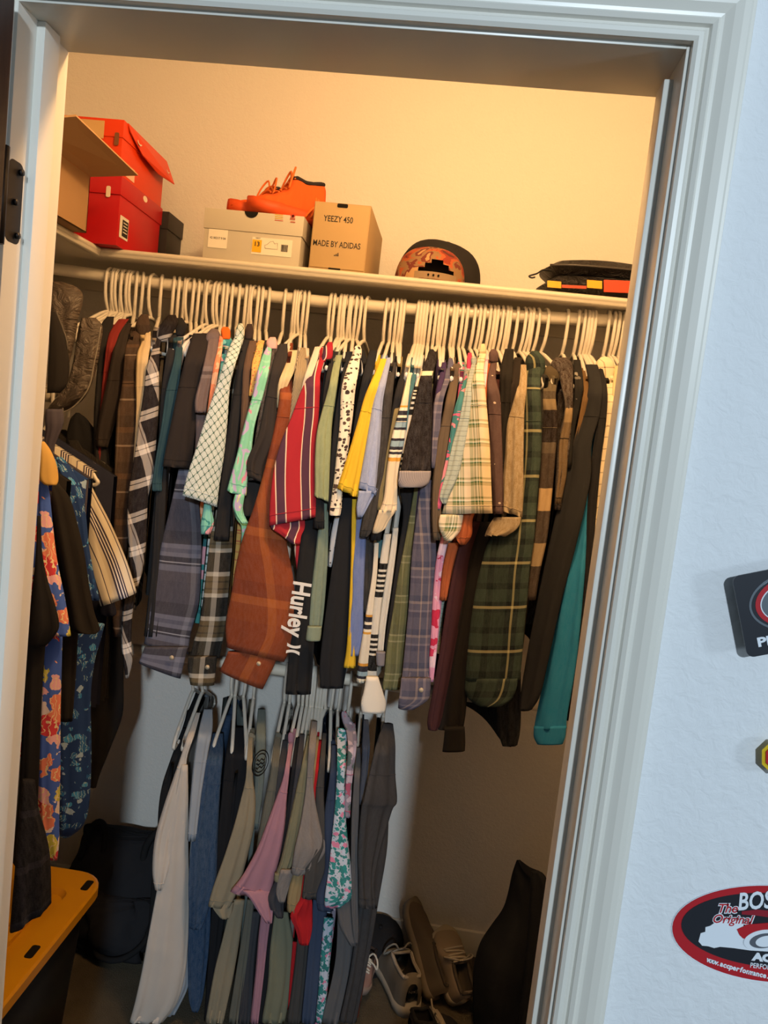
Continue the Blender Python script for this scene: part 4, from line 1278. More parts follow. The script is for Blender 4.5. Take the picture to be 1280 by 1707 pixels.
def shoebox(name, label, lo, hi, mat, lid=0.045, lid_mat=None, hole=None, M=None, lip=0.003, flap=0.0):
    """carton with a base tray and an overlapping lid"""
    lo, hi = Vector(lo), Vector(hi)
    e = empty(name, ((lo.x + hi.x) / 2, lo.y, lo.z), label, "shoe box")
    box("tray", lo, (hi.x, hi.y, hi.z - 0.002), mat, e, 0.0012)
    lm = lid_mat or mat
    b2 = box_bm((lo.x - lip, lo.y - lip, hi.z - lid), (hi.x + lip, hi.y + lip, hi.z), 0.0015)
    bm_obj("lid", b2, lm, e, True, 0.6)
    return e


# grey white trainer box under the orange shoes
ax0, ax1, ay, az = -0.193, 0.068, 1.206, 2.153
ab = shoebox("shoe_box", "pale grey shoe box with a yellow size label under the orange shoes", (ax0, ay, ZS), (ax1, 1.535, az), card_mat("b9b2a2", .6), lid=0.052)
FY = ay - 0.0036
PX = lambda px, py, Y=None: un(px, py, FY if Y is None else Y)
XD, ZD = (1, 0, 0), (0, 0, 1)


def on_front(px, py, Y):
    return plane_M(un(px, py, Y), XD, ZD)


HOLE = plain("1c1a18", 0.9, 0.1, name="dark_opening")
WHITE_LBL, YEL_LBL, INK, GREYINK = plain("d9d3c4", .6), plain("d9a514", .6), plain("26221f", .7), plain("6a645c", .7)
poly_plate("thumb_hole", [(0.018 * math.cos(a), 0.016 * math.sin(a)) for a in np.linspace(math.pi, 2 * math.pi, 14)], plane_M((float(un(420, 345, FY)[0]), FY, az - 0.0005), XD, ZD), 0.0006, HOLE, ab)
lab1 = poly_plate("address_label", rrect(-.026, -.024, .026, .024, .001), on_front(363, 398, FY + .003), .0008, WHITE_LBL, ab)
text_obj("lettering", "42 00217 9 04", INK, on_front(363, 397, FY + .0018), 0.0082, lab1, .0002, sx=.9)
lab2 = poly_plate("size_label", rrect(-.054, -.022, .054, .022, .001), on_front(453, 412, FY + .003), .0008, WHITE_LBL, ab)
poly_plate("yellow_patch", rrect(-.0125, -.016, .0125, .016, .0005), on_front(428, 410, FY + .0018), .0004, YEL_LBL, lab2)
text_obj("lettering", "13", INK, on_front(428, 407, FY + .0012), 0.0165, lab2, .0002, bold=.0004)
text_obj("lettering", "YEEZY", INK, on_front(430, 398 - 1, FY + .0018), 0.0048, lab2, .0002)
# outline of the shoe printed on the label, and the bar code
so = [(-.016, -.006), (-.018, .002), (-.012, .004), (-.004, .012), (.004, .014), (.008, .008), (.016, .010), (.017, -.006)]
pts = [un(452, 411, FY + .0016) + np.array([a, 0, b]) for a, b in so + so[:1]]
tube("shoe_outline", pts, .0004, GREYINK, lab2, 5)
bmb = bmesh.new()
rng = random.Random(3)
xx = -.009
while xx < .009:
    ww = rng.choice((.0004, .0008, .0012))
    b2 = box_bm((xx, -.0002, -.009), (xx + ww, .0002, .009))
    me = bpy.data.meshes.new("t"); b2.to_mesh(me); b2.free(); bmb.from_mesh(me); bpy.data.meshes.remove(me)
    xx += ww + rng.choice((.0005, .0008))
bmesh.ops.transform(bmb, matrix=Matrix.Translation(Vector(un(474, 414, FY + .0017))), verts=bmb.verts)
bm_obj("bar_code", bmb, INK, lab2)
# three-leaf emblem with stripes on the lid
RED_INK = plain("b5402a", .6)
em = bmesh.new()
for a in (-0.75, 0.0, 0.75):
    vs = []
    for t in np.linspace(0, 2 * math.pi, 16, endpoint=False):
        lx, ly = .0030 * math.sin(t), .0045 * (1 - math.cos(t))
        vs.append(em.verts.new((lx * math.cos(a) + ly * math.sin(a), 0, ly * math.cos(a) - lx * math.sin(a))))
    em.faces.new(vs)
for k in range(3):
    vs = [em.verts.new(c) for c in ((-.007, -.0002, -.0015 - k * .0022), (.007, -.0002, -.0015 - k * .0022), (.007, -.0002, -.0026 - k * .0022), (-.007, -.0002, -.0026 - k * .0022))]
    em.faces.new(vs)
bmesh.ops.transform(em, matrix=Matrix.Translation(Vector(un(488, 362, FY - .0008))), verts=em.verts)
bm_obj("trefoil_emblem", em, RED_INK, ab)
text_obj("lettering", "adidas", RED_INK, on_front(488, 370, FY - .0004), .0055, ab, .0002, bold=.0001)
for k in range(4):
    poly_plate("printed_line", rrect(-.011, -.0008, .011, .0008, .0003), on_front(465, 358 + 3.2 * k, FY - .0001), .0004, YEL_LBL if k < 3 else RED_INK, ab)

# brown carton with printed lettering
yx0, yx1, yy, yz = 0.094, 0.243, 1.208, 2.196
yb = empty("shoe_box", ((yx0 + yx1) / 2, yy, ZS), "square ended brown kraft shoe box with black printed words", "shoe box")
box("tray", (yx0, yy, ZS), (yx1, 1.53, yz), card_mat("a98c62", .75), yb, .001)
box("end_flap", (yx0 + .002, yy - .0025, ZS + .006), (yx1 - .002, yy + .001, yz - .003), card_mat("b09468", .75), yb, .001)
FY2 = yy - .0028
text_obj("lettering", "YEEZY 450", INK, on_front(564, 366, FY2), .0215, yb, .0003, sx=.78, bold=.0002)
text_obj("lettering", "MADE BY ADIDAS", INK, on_front(561, 408, FY2), .0215, yb, .0003, sx=.74, bold=.0002)
tri = bmesh.new()
for k in range(3):
    x0 = -.006 + k * .0045
    hgt = .004 + k * .0028
    vs = [tri.verts.new(c) for c in ((x0, 0, 0), (x0 + .0036, 0, 0), (x0 + .0036 - .0012, 0, hgt), (x0 - .0005 + .0006, 0, hgt - .002))]
    tri.faces.new(vs)
bmesh.ops.transform(tri, matrix=Matrix.Translation(Vector(un(560, 427, FY2 - .0004))), verts=tri.verts)
bm_obj("bar_emblem", tri, INK, yb)
poly_plate("finger_notch", rrect(-.014, -.006, .014, .004, .003), plane_M(((yx0 + yx1) / 2, FY2 - .0002, yz - .006), XD, ZD), .0004, HOLE, yb)
poly_plate("bottom_slot", rrect(-.016, -.002, .016, .002, .001), plane_M(((yx0 + yx1) / 2 - .005, FY2 - .0002, ZS + .005), XD, ZD), .0004, HOLE, yb)

# red box, orange box on it, black box behind, open kraft carton
RED, ORG = card_mat("b3161c", .4), card_mat("d63a0a", .4)
rb = shoebox("shoe_box", "red shoe box overhanging the shelf corner below the orange box", (-.63, 1.15, ZS), (-.405, 1.425, 2.196), RED, lid=.001, lip=0.0005)
box("lid", (-.634, 1.146, 2.150), (-.402, 1.43, 2.198), RED, rb, .002)
# front corner edge, label, thumb hole on the side that faces the room
sideM = lambda y, z, off: plane_M((-.402 + off, y, z), (0, 1, 0), (0, 0, 1))
l3 = poly_plate("size_label", rrect(-.026, -.028, .026, .028, .001), sideM(1.185, 2.075, -.0022), .0006, WHITE_LBL, rb)
poly_plate("dark_panel", rrect(-.015, -.022, .020, .020, .001), sideM(1.188, 2.075, -.0014), .0004, INK, l3)
for k in range(4):
    poly_plate("printed_line", rrect(-.010, -.0012, .014, .0012, .0003), sideM(1.188, 2.088 - k * .008, -.0009), .0003, WHITE_LBL, l3)
poly_plate("thumb_hole", ellipse(0, 0, .014, .008, 20), sideM(1.30, 2.186, .0001), .0005, plain("e6d9c4", .7), rb)
poly_plate("thumb_slot", rrect(-.006, -.014, .006, .014, .004), plane_M((-.435, 1.1455, 2.155), XD, ZD), .0005, plain("d8c8b0", .7), rb)
ob_ = shoebox("shoe_box", "bright orange shoe box stacked on the red one", (-.63, 1.142, 2.1985), (-.407, 1.425, 2.332), ORG, lid=.002, lip=.001)
box("lid", (-.632, 1.139, 2.290), (-.404, 1.43, 2.334), ORG, ob_, .002)
# lid side flap standing off the side
V = [(-.404, 1.16, 2.333), (-.404, 1.43, 2.333), (-.375, 1.43, 2.270), (-.388, 1.34, 2.268), (-.393, 1.24, 2.282), (-.400, 1.17, 2.315)]
V2_ = [(x + .002, y, z + .001) for x, y, z in V]
n_ = len(V)
mesh_obj("lid_flap", V + V2_, [tuple(range(n_)), tuple(range(2 * n_ - 1, n_ - 1, -1))] + [(i, (i + 1) % n_, n_ + (i + 1) % n_, n_ + i) for i in range(n_)], ORG, ob_, smooth=False)
SW = [(-1, .05), (-.7, .42), (-.55, .40), (-.72, .05), (-.45, -.12), (0.1, .05), (1, .42), (.1, -.16), (-.5, -.42), (-.9, -.25)]
poly_plate("swoosh", [(a * .013, b * .013) for a, b in SW], plane_M((-.3795, 1.395, 2.292), (0.0, 1, 0), (-.42, 0, .9)), .0006, WHITE_LBL, ob_)
poly_plate("swoosh", [(a * .02, b * .02) for a, b in SW], plane_M((-.3935, 1.225, 2.305), (0.0, 1, 0), (-.40, 0, .9)), .0006, WHITE_LBL, ob_)
poly_plate("thumb_slot", rrect(-.006, -.016, .006, .016, .004), plane_M((-.420, 1.1385, 2.285), XD, ZD), .0006, plain("7a4a2a", .7), ob_)
poly_plate("size_label", rrect(-.030, -.016, .030, .016, .001), plane_M((-.4065, 1.20, 2.222), (0, 1, 0), ZD), .0006, plain("e9b9a0", .6), ob_)
poly_plate("tape_reflection", rrect(-.075, -.022, .075, .022, .001), plane_M((-.530, 1.1383, 2.305), XD, ZD), .0004, plain("caa36a", .15, .6), ob_)  # packing tape, its glossy reflection painted in as a cream colour
bb = shoebox("shoe_box", "small black shoe box behind the red one", (-.50, 1.4335, ZS), (-.385, 1.552, 2.192), plain("1d1b1a", .5), lid=.05)
poly_plate("size_label", rrect(-.018, -.014, .018, .014, .001), plane_M((-.3846, 1.465, 2.055), (0, 1, 0), ZD), .0008, card_mat("8a6a3a"), bb)
kb = empty("cardboard_box", (-.58, .88, ZS), "open brown cardboard box with its flap folded out over the shelf", "box")
kx0, kx1, ky0, ky1, kz = -.74, -.435, .72, 1.045, 2.158
for nm, lo, hi in (("side", (kx1 - .004, ky0, ZS), (kx1, ky1, kz)), ("side", (kx0, ky0, ZS), (kx0 + .004, ky1, kz)), ("end_panel", (kx0, ky0, ZS), (kx1, ky0 + .004, kz)),
                   ("end_panel", (kx0, ky1 - .004, ZS), (kx1, ky1, kz)), ("bottom", (kx0, ky0, ZS), (kx1, ky1, ZS + .004))):
    box(nm, lo, hi, KRAFT, kb, .0006)


def slab(name, quad, th, mat, parent):
    Q = [np.array(q, float) for q in quad]
    nrm = np.cross(Q[1] - Q[0], Q[3] - Q[0]); nrm /= np.linalg.norm(nrm)
    V = Q + [q + nrm * th for q in Q]
    return mesh_obj(name, V, [(3, 2, 1, 0), (4, 5, 6, 7), (0, 1, 5, 4), (1, 2, 6, 5), (2, 3, 7, 6), (3, 0, 4, 7)], mat, parent, smooth=False)


slab("flap", [(kx1, ky0, kz), (kx1 + .115, ky0 + .02, kz + .028), (kx1 + .125, ky1 - .01, kz + .010), (kx1, ky1, kz)], .004, KRAFT_IN, kb)
slab("flap", [(kx0, ky1, kz), (kx0 - .02, ky1, kz + .12), (kx0 - .02, ky0, kz + .12), (kx0, ky0, kz)], .004, KRAFT, kb)


# ------------------------------------------------------------------ shoes


def shoe(name, label, heel, toe, up=(0, 0, 1), width=0.105, height=0.10, upper=None, sole=None, inner=None, lace=None, sole_h=0.028, collar=0.0, group=None, puff=0.0, heel_mat=None):
    """a trainer laid from heel to toe; every section is a rounded arch over the sole"""
    heel, toe = Vector(heel), Vector(toe)
    Lv = (toe - heel)
    Ln = Lv.length
    xa = Lv.normalized()
    za = Vector(up); za = (za - xa * za.dot(xa)).normalized()
    ya = za.cross(xa)
    e = empty(name, heel, label, "shoe", group)

    def P(t, y, z):
        return np.array(heel + xa * (t * Ln) + ya * y + za * z)

    def wid(t):       # half width of the foot at t
        return width * 0.5 * float(np.interp(t, [0, .04, .12, .3, .5, .68, .82, .92, .98, 1.0], [.30, .58, .72, .74, .82, 1.0, .96, .74, .42, .12]))

    def top(t):
        return height * float(np.interp(t, [0, .06, .18, .30, .42, .55, .70, .84, .94, 1.0], [.78, .98, .95, .90, .95, .80, .58, .50, .40, .20])) + collar * float(np.interp(t, [0, .2, .45, .55], [1, .8, 1, 0]))
    # sole
    ts = np.linspace(0, 1, 26)
    V, Fc = [], []
    nt = len(ts)
    for t in ts:
        w = wid(t) * 1.06
        lift = 0.012 * max(0, (t - .75) / .25) ** 2
        V += [P(t, -w * .92, lift), P(t, w * .92, lift), P(t, w * 1.02, lift + sole_h * .5), P(t, w, lift + sole_h), P(t, -w, lift + sole_h), P(t, -w * 1.02, lift + sole_h * .5)]
    for i in range(nt - 1):
        for k in range(6):
            a, b = i * 6 + k, i * 6 + (k + 1) % 6
            Fc.append((a, b, b + 6, a + 6))
    Fc += [tuple(range(6))[::-1], tuple(range((nt - 1) * 6, nt * 6))]
    mesh_obj("sole", V, Fc, sole, e)
    # upper: arch sections; the mouth between t .04 and .46 is left open
    NA = 16
    V, U, Fc = [], [], []
    ts = np.linspace(0.004, .992, 40)
    for t in ts:
        w, h = wid(t), top(t)
        for k in range(NA + 1):
            a = math.pi * k / NA
            c, s = math.cos(a), math.sin(a)
            yy_ = w * math.copysign(abs(c) ** .72, c)
            zz = sole_h * .8 + (h - sole_h * .8) * abs(s) ** .62
            if puff: yy_ *= 1 + puff * math.sin(t * 40) * .06
            V.append(P(t, yy_, zz)); U.append((t * Ln, k / NA * .2))
    n1 = NA + 1
    for i in range(len(ts) - 1):
        for k in range(NA):
            if .06 < ts[i] < .44 and 5 <= k <= 10: continue
            a = i * n1 + k
            Fc.append((a, a + 1, a + n1 + 1, a + n1))
    mesh_obj("upper", V, Fc, upper, e, U)
    # lining: a bowl below the mouth
    V, Fc = [], []
    for i, t in enumerate(np.linspace(.05, .47, 12)):
        w, h = wid(t) * .62, top(t) * .97
        for k in range(9):
            a = math.pi * k / 8
            V.append(P(t, w * math.cos(a), h - (h - sole_h * 1.1) * math.sin(a) ** .5))
    for i in range(11):
        for k in range(8):
            a = i * 9 + k
            Fc.append((a, a + 9, a + 10, a + 1))
    mesh_obj("lining", V, Fc, inner, e)
    # padded rim of the mouth
    rim = []
    for t in np.linspace(.06, .45, 12):
        a = math.pi * 5 / NA
        rim.append(P(t, wid(t) * math.cos(a) ** .72, sole_h * .8 + (top(t) - sole_h * .8) * math.sin(a) ** .62))
    for t in np.linspace(.45, .06, 12):
        a = math.pi * 5 / NA
        rim.append(P(t, -wid(t) * math.cos(a) ** .72, sole_h * .8 + (top(t) - sole_h * .8) * math.sin(a) ** .62))
    rim.append(rim[0])
    tube("mouth_rim", rim, .0055, inner if heel_mat is None else heel_mat, e)
    if lace is not None:
        for k, t in enumerate(np.linspace(.46, .66, 5)):
            pts = []
            for a in np.linspace(math.pi * .30, math.pi * .70, 9):
                pts.append(P(t + .02 * math.cos(a) * (1 if k % 2 else -1), wid(t) * math.copysign(abs(math.cos(a)) ** .72, math.cos(a)), sole_h * .8 + (top(t) - sole_h * .8) * math.sin(a) ** .62 + .003))
            tube("lace", pts, .0030, lace, e, 6)
        for sg in (-1, 1):
            pts = [P(.46, sg * .006, top(.46)), P(.45, sg * .022, top(.45) + .02), P(.50, sg * .040, top(.5) + .012), P(.54, sg * .045, top(.55) - .004), P(.50, sg * .03, top(.5)), P(.46, 0, top(.46) + .002)]
            tube("lace", smooth_path(pts, 18), .0028, lace, e, 6)
    return e


OR1, OR2 = solid("d4571a"), plain("cf4d18", .6)
OR_IN = plain("20181a", .8)
OR_L = plain("d96a22", .7)
sh1 = shoe("sneaker", "bright orange sneaker in front on the pale grey box", (.095, 1.325, 2.1555), (-.090, 1.222, 2.1555), (0, 0, 1), .100, .098, OR1, OR2, OR_IN, OR_L, .030, .028, "orange shoe pair", .6)
sh2 = shoe("sneaker", "bright orange sneaker behind its pair on the pale grey box", (.010, 1.425, 2.1555), (-.152, 1.262, 2.1555), (0, 0, 1), .100, .095, OR1, OR2, OR_IN, OR_L, .030, .022, "orange shoe pair", .6)
for s_, pts in ((sh1, [(.045, 1.29, 2.25), (.075, 1.285, 2.235), (.085, 1.27, 2.205), (.083, 1.255, 2.18), (.080, 1.245, 2.163)]),
                (sh1, [(.03, 1.29, 2.255), (.07, 1.29, 2.245), (.09, 1.28, 2.21), (.078, 1.262, 2.19), (.06, 1.258, 2.165)])):
    tube("lace", smooth_path(pts, 18), .0032, OR_L, s_, 6)

# ------------------------------------------------------------------ caps


def cap(name, label, c, r, h, mat, brim_dir, brim_mat=None, tilt=(0, 0, 0), back=False, strap=None):
    e = empty(name, c, label, "hat")
    Mx = Matrix.Translation(Vector(c)) @ Matrix.Rotation(tilt[0], 4, 'X') @ Matrix.Rotation(tilt[1], 4, 'Y') @ Matrix.Rotation(brim_dir, 4, 'Z')   # local +Y = brim
    V, U, Fc = [], [], []
    NU, NV = 36, 12
    for j in range(NV + 1):
        ph = math.pi / 2 * j / NV
        for i in range(NU):
            th = 2 * math.pi * i / NU
            rr = r * math.cos(ph) ** .62
            y = rr * math.sin(th) * 1.10
            x = rr * math.cos(th)
            seam = 1 - .02 * (abs(math.cos(3 * th)) < .12)
            V.append(Mx @ Vector((x * seam, y * seam, h * math.sin(ph) ** .9)))
            U.append((i / NU * .6, j / NV * .2))
    for j in range(NV):
        for i in range(NU):
            a, b = j * NU + i, j * NU + (i + 1) % NU
            if back and j < 4:
                th = 2 * math.pi * (i + .5) / NU
                if math.sin(th) < -math.cos(.62 - j * .12) and j >= 1: continue
            Fc.append((a, b, b + NU, a + NU))
    o = mesh_obj("crown", V, Fc, mat, e, U)
    V, Fc = [], []
    nb = 20
    for i in range(nb + 1):
        th = math.pi * (.12 + .76 * i / nb)
        for k, (e_, dz) in enumerate(((0.98, 0), (1.0, -.002))):
            pass
        inn = Vector((r * math.cos(th) * .99, r * math.sin(th) * 1.09, .004))
        out = Vector((r * 1.02 * math.cos(th), r * 1.10 * math.sin(th) + .070 * math.sin(math.pi * (i / nb)) ** .7, .004 - .012 * abs(math.cos(th)) * 1.2))
        V += [Mx @ inn, Mx @ out, Mx @ (out + Vector((0, 0, -.003))), Mx @ (inn + Vector((0, 0, -.003)))]
    for i in range(nb):
        for k in range(4):
            a, b = i * 4 + k, i * 4 + (k + 1) % 4
            Fc.append((a, b, b + 4, a + 4))
    mesh_obj("brim", V, Fc, brim_mat or mat, e)
    V, Fc = tube_data([Mx @ Vector((0, 0, h - .001)), Mx @ Vector((0, 0, h + .005))], .007, 10)
    mesh_obj("button", V, Fc, brim_mat or mat, e)
    if back:
        pts = [Mx @ Vector((r * math.cos(t) * 1.0, r * math.sin(t) * 1.10, .010)) for t in np.linspace(-math.pi / 2 - .62, -math.pi / 2 + .62, 14)]
        V = []
        for p in pts:
            V += [p + Vector((0, 0, -.009)), p + Vector((0, 0, .009))]
        mesh_obj("snap_strap", V, [(2 * i, 2 * i + 1, 2 * i + 3, 2 * i + 2) for i in range(13)], strap, e)
        for t in np.linspace(-.22, .05, 3):
            th = -math.pi / 2 + t
            q = Mx @ Vector((r * math.cos(th) * 1.01, r * math.sin(th) * 1.11, .010))
            V2, F2 = tube_data([q, q + (q - Vector(c)).normalized() * .003], .0028, 8)
            mesh_obj("snap", V2, F2, HOLE, e)
    return e


CAMO_CAP = camo(("5a2c22", "8a3524", "a8552f", "8a6a48", "6e3226", "b08a5e"), 14.0)
cap("baseball_hat", "red brown camouflage snapback cap seen from behind", (.408, 1.345, ZS + .010), .098, .100, CAMO_CAP, math.radians(12), plain("3a3030", .8), (0, 0, 0), True, plain("8a7358", .7))
cap("baseball_hat", "black cap leaning behind the camouflage cap", (.425, 1.425, ZS + .022), .114, .128, solid("211d1c"), math.radians(-62), solid("191716"), (.05, .16, 0))

# ------------------------------------------------------------------ padded cases at the right of the shelf


def pillow(name, lo, hi, mat, parent, puff=.5, n=14, wob=.004, seed=1):
    rng = random.Random(seed)
    p1, p2 = rng.uniform(0, 6), rng.uniform(0, 6)
    lo, hi = np.array(lo, float), np.array(hi, float)
    V, U, Fc = [], [], []
    for s in (1, -1):
        for j in range(n + 1):
            for i in range(n + 1):
                a, b = -1 + 2 * i / n, -1 + 2 * j / n
                # rounded plan
                a2, b2 = a * math.sqrt(1 - .28 * b * b), b * math.sqrt(1 - .28 * a * a)
                edge = max(0.0, (1 - abs(a) ** 6) * (1 - abs(b) ** 6))
                z = s * .5 * edge ** puff
                wb = wob * (math.sin(4 * a + p1) * math.cos(3 * b + p2)) * (1 if s > 0 else .3)
                V.append(((lo[0] + hi[0]) / 2 + a2 * (hi[0] - lo[0]) / 2, (lo[1] + hi[1]) / 2 + b2 * (hi[1] - lo[1]) / 2, (lo[2] + hi[2]) / 2 + z * (hi[2] - lo[2]) + wb * edge))
                U.append((a * .2, b * .2))
    S = (n + 1) ** 2
    for s in range(2):
        for j in range(n):
            for i in range(n):
                q = (s * S + j * (n + 1) + i, s * S + j * (n + 1) + i + 1, s * S + (j + 1) * (n + 1) + i + 1, s * S + (j + 1) * (n + 1) + i)
                Fc.append(q if s == 0 else q[::-1])
    return mesh_obj(name, V, Fc, mat, parent, U)


M_LEATH = shiny("1f1c1b")
cs1 = empty("padded_case", (.86, 1.33, 2.072), "black padded zip case lying on top of the other case", "case")
pillow("case_body", (.705, 1.205, 2.074), (1.10, 1.46, 2.118), M_LEATH, cs1, .35, seed=2)
tube("zip", smooth_path([(.72, 1.225, 2.094), (.80, 1.205, 2.095), (.95, 1.205, 2.096), (1.06, 1.22, 2.096)], 20), .003, plain("3a3634", .4), cs1)
cs2 = empty("padded_case", (.86, 1.33, ZS), "black case with orange panel and yellow patches under the zip case", "case")
pillow("case_body", (.700, 1.200, 2.0235), (1.12, 1.47, 2.078), M_LEATH, cs2, .30, seed=5)
YELP = plain("d0a012", .5)
for px0, px1, y0, y1, mt in ((912, 935, 468, 479, YELP), (978, 1003, 467, 480, YELP), (936, 977, 475, 480, plain("a8401e", .5)), (1006, 1056, 467, 487, plain("c93c14", .5))):
    Yp = 1.196
    a, b, c, d = un(px0, y1, Yp), un(px1, y1 + 2, Yp), un(px1, y0 + 2, Yp), un(px0, y0, Yp)
    slab("patch", [a, b, c, d], .004, mt, cs2)
tube("strap_hook", smooth_path([un(918, 452, 1.24), un(905, 450, 1.22), un(895, 456, 1.21), un(882, 460, 1.20), un(886, 463, 1.20), un(892, 462, 1.20)], 20), .0022, M_BLACKPL, cs2)

# ------------------------------------------------------------------ floor: tote, bag, shoes, dark heap
tt_ = empty("storage_tote", (-.51, .70, FZ), "black storage tote with a yellow lid against the left wall", "tote")
TX0, TX1, TY0, TY1, TZ = -.775, -.252, .32, 1.062, .36


def tote_ring(x0, x1, y0, y1, z, r, n=6):
    return [(x, y, z) for x, y in rrect(x0, y0, x1, y1, r, n)]


def loft(rings, close_top=True, close_bot=True):
    V, Fc = [], []
    n = len(rings[0])
    for r in rings: V += r
    for i in range(len(rings) - 1):
        for k in range(n):
            a, b = i * n + k, i * n + (k + 1) % n
            Fc.append((a, b, b + n, a + n))
    if close_bot: Fc.append(tuple(range(n))[::-1])
    if close_top: Fc.append(tuple(range((len(rings) - 1) * n, len(rings) * n)))
    return V, Fc


V, Fc = loft([tote_ring(TX0 + .055, TX1 - .055, TY0 + .06, TY1 - .06, FZ, .05), tote_ring(TX0 + .025, TX1 - .025, TY0 + .03, TY1 - .03, TZ - .03, .06)])
mesh_obj("tub", V, Fc, plain("1d1e20", .45), tt_)
YLID = plain("cf9310", .38, .5)
V, Fc = loft([tote_ring(TX0, TX1, TY0, TY1, TZ - .028, .075), tote_ring(TX0, TX1, TY0, TY1, TZ - .004, .075), tote_ring(TX0 + .006, TX1 - .006, TY0 + .006, TY1 - .006, TZ, .072),
              tote_ring(TX0 + .060, TX1 - .060, TY0 + .07, TY1 - .09, TZ, .03), tote_ring(TX0 + .068, TX1 - .068, TY0 + .078, TY1 - .098, TZ - .014, .028)], True, True)
lid = mesh_obj("lid", V, Fc, YLID, tt_, smooth=False)
for (x0, x1, y0, y1) in ((TX0 + .10, TX1 - .10, .50, .56), (TX0 + .10, TX1 - .10, .66, .72), (TX0 + .10, TX1 - .10, .82, .88)):
    box("rib", (x0, y0, TZ - .0145), (x1, y1, TZ - .003), YLID, lid, .004)
box("rib", (TX1 - .115, .46, TZ - .0145), (TX1 - .098, .95, TZ - .002), YLID, lid, .003)
for yc in (.46, .735, 1.0):
    poly_plate("latch_slot", rrect(-.010, -.022, .010, .022, .006), plane_M((TX1 - .030, yc, TZ + .0002), (1, 0, 0), (0, 1, 0)), .0006, HOLE, lid)

bg = empty("gym_bag", (-.34, 1.39, FZ), "black fabric gym bag with a webbing handle behind the tote", "bag")
M_BAG = solid("1b1b1f", soft=.9)


def lump(name, prof, mat, parent, n=26, wob=.012, seed=0):
    """closed lumpy form; prof rows are (z, xc, yc, rx, ry)"""
    rng = random.Random(seed)
    ph = [rng.uniform(0, 6.28) for _ in range(6)]
    Pp = smooth_path(prof, 26)
    rings, U = [], []
    for i, (z, xc, yc, rx, ry) in enumerate(Pp):
        rg = []
        for k in range(n):
            th = 2 * math.pi * k / n
            wv = 1 + wob * (math.sin(3 * th + ph[0] + z * 18) + .7 * math.sin(5 * th + ph[1] - z * 31) + .5 * math.sin(9 * th + ph[2] + z * 55)) / max(.03, min(rx, ry)) * .5
            c, s = math.cos(th), math.sin(th)
            rg.append((xc + rx * math.copysign(abs(c) ** .75, c) * wv, yc + ry * math.copysign(abs(s) ** .75, s) * wv, z + wob * .4 * math.sin(2 * th + ph[3])))
            U.append((k / n * 2 * rx * 3, z))
        rings.append(rg)
    V, Fc = loft(rings)
    return mesh_obj(name, V, Fc, mat, parent, U)


lump("bag_body", [(FZ + .004, -.335, 1.40, .13, .10), (.0, -.335, 1.40, .165, .125), (.08, -.335, 1.41, .17, .125), (.17, -.335, 1.42, .165, .11), (.23, -.335, 1.43, .155, .08), (.262, -.335, 1.44, .14, .045), (.27, -.335, 1.44, .10, .02)], M_BAG, bg, seed=4)
lump("front_pocket", [(-.02, -.31, 1.27, .10, .03), (.04, -.31, 1.27, .115, .04), (.11, -.31, 1.29, .11, .035), (.14, -.31, 1.30, .08, .02)], M_BAG, bg, seed=6)
WEB = solid("121214")
for x_ in (-.235, -.43):
    tube("handle", smooth_path([(x_ - .035, 1.36, .20), (x_ - .030, 1.37, .27), (x_, 1.38, .315), (x_ + .025, 1.38, .30), (x_ + .032, 1.37, .25), (x_ + .030, 1.36, .18)], 24), .011, WEB, bg)
tube("shoulder_strap", smooth_path([(-.38, 1.27, .10), (-.35, 1.24, .03), (-.33, 1.23, -.01), (-.26, 1.22, .0), (-.20, 1.24, .05), (-.19, 1.28, .12)], 26), .009, WEB, bg)
for px, py, yy_ in ((124, 1638, 1.16), (76, 1640, 1.10)):
    q = un(px, py, yy_)
    V, Fc = tube_data([q, q + np.array([0, 0, .006])], .004, 8)

GREYU, CREAMS = solid("6f695e"), plain("9d978a", .7)
shoe("sneaker", "grey and white sneaker with its heel towards the room", (.600, 1.235, FZ), (.500, 1.505, FZ), (0, 0, 1), .115, .115, GREYU, CREAMS, plain("2b2a28", .9), plain("8d877b", .8), .034, .012, None, 0.0, plain("a39c90", .8))
sn = next(o for o in bpy.data.objects if o.get("label", "").startswith("grey and white sneaker"))
hd = (Vector((.500, 1.505, 0)) - Vector((.600, 1.235, 0))).normalized()
side = Vector((hd.y, -hd.x, 0))
tab_c = Vector((.600, 1.235, FZ + .085)) - hd * .004
text_obj("heel_lettering", "NIKE", plain("5a544c", .7), plane_M(tab_c - hd * .004, side, (0, 0, 1)), .012, sn, .0004, sx=1.2)
shoe("slip_on_shoe", "tan slip-on shoe leaning with its toe up against the back wall", (.655, 1.30, FZ + .01), (.555, 1.515, .135), (.75, -.10, .7), .105, .085, solid("5c5244"), plain("7a6f5f", .8), plain("453d33", .9), None, .026)
shoe("sneaker", "beige laced sneaker beside the dark heap", (.735, 1.30, FZ + .01), (.665, 1.45, .10), (.4, -.6, .6), .10, .09, solid("8a7a66"), plain("a09580", .8), plain("4a4238", .9), plain("b0a592", .8), .03)
shoe("sneaker", "dark sneaker at the bottom under the beige laced one", (.60, 1.14, FZ), (.735, 1.19, FZ), (0, 0, 1), .11, .09, solid("18181c"), plain("202024", .8), plain("141416", .9), plain("9a8f7d", .8), .028)
shoe("sneaker", "pale pink shoe with white laces tucked behind the grey sneaker", (.455, 1.40, FZ + .012), (.425, 1.245, FZ + .03), (.1, 0, 1), .085, .075, solid("8c6f66"), plain("8a7a70", .8), plain("3a302c", .9), plain("c9c2b4", .8), .024)
cap("baseball_hat", "black cap lying among the shoes on the floor", (.475, 1.475, FZ + .03), .085, .085, solid("17171a"), math.radians(150), solid("131316"), (.25, .1, 0))
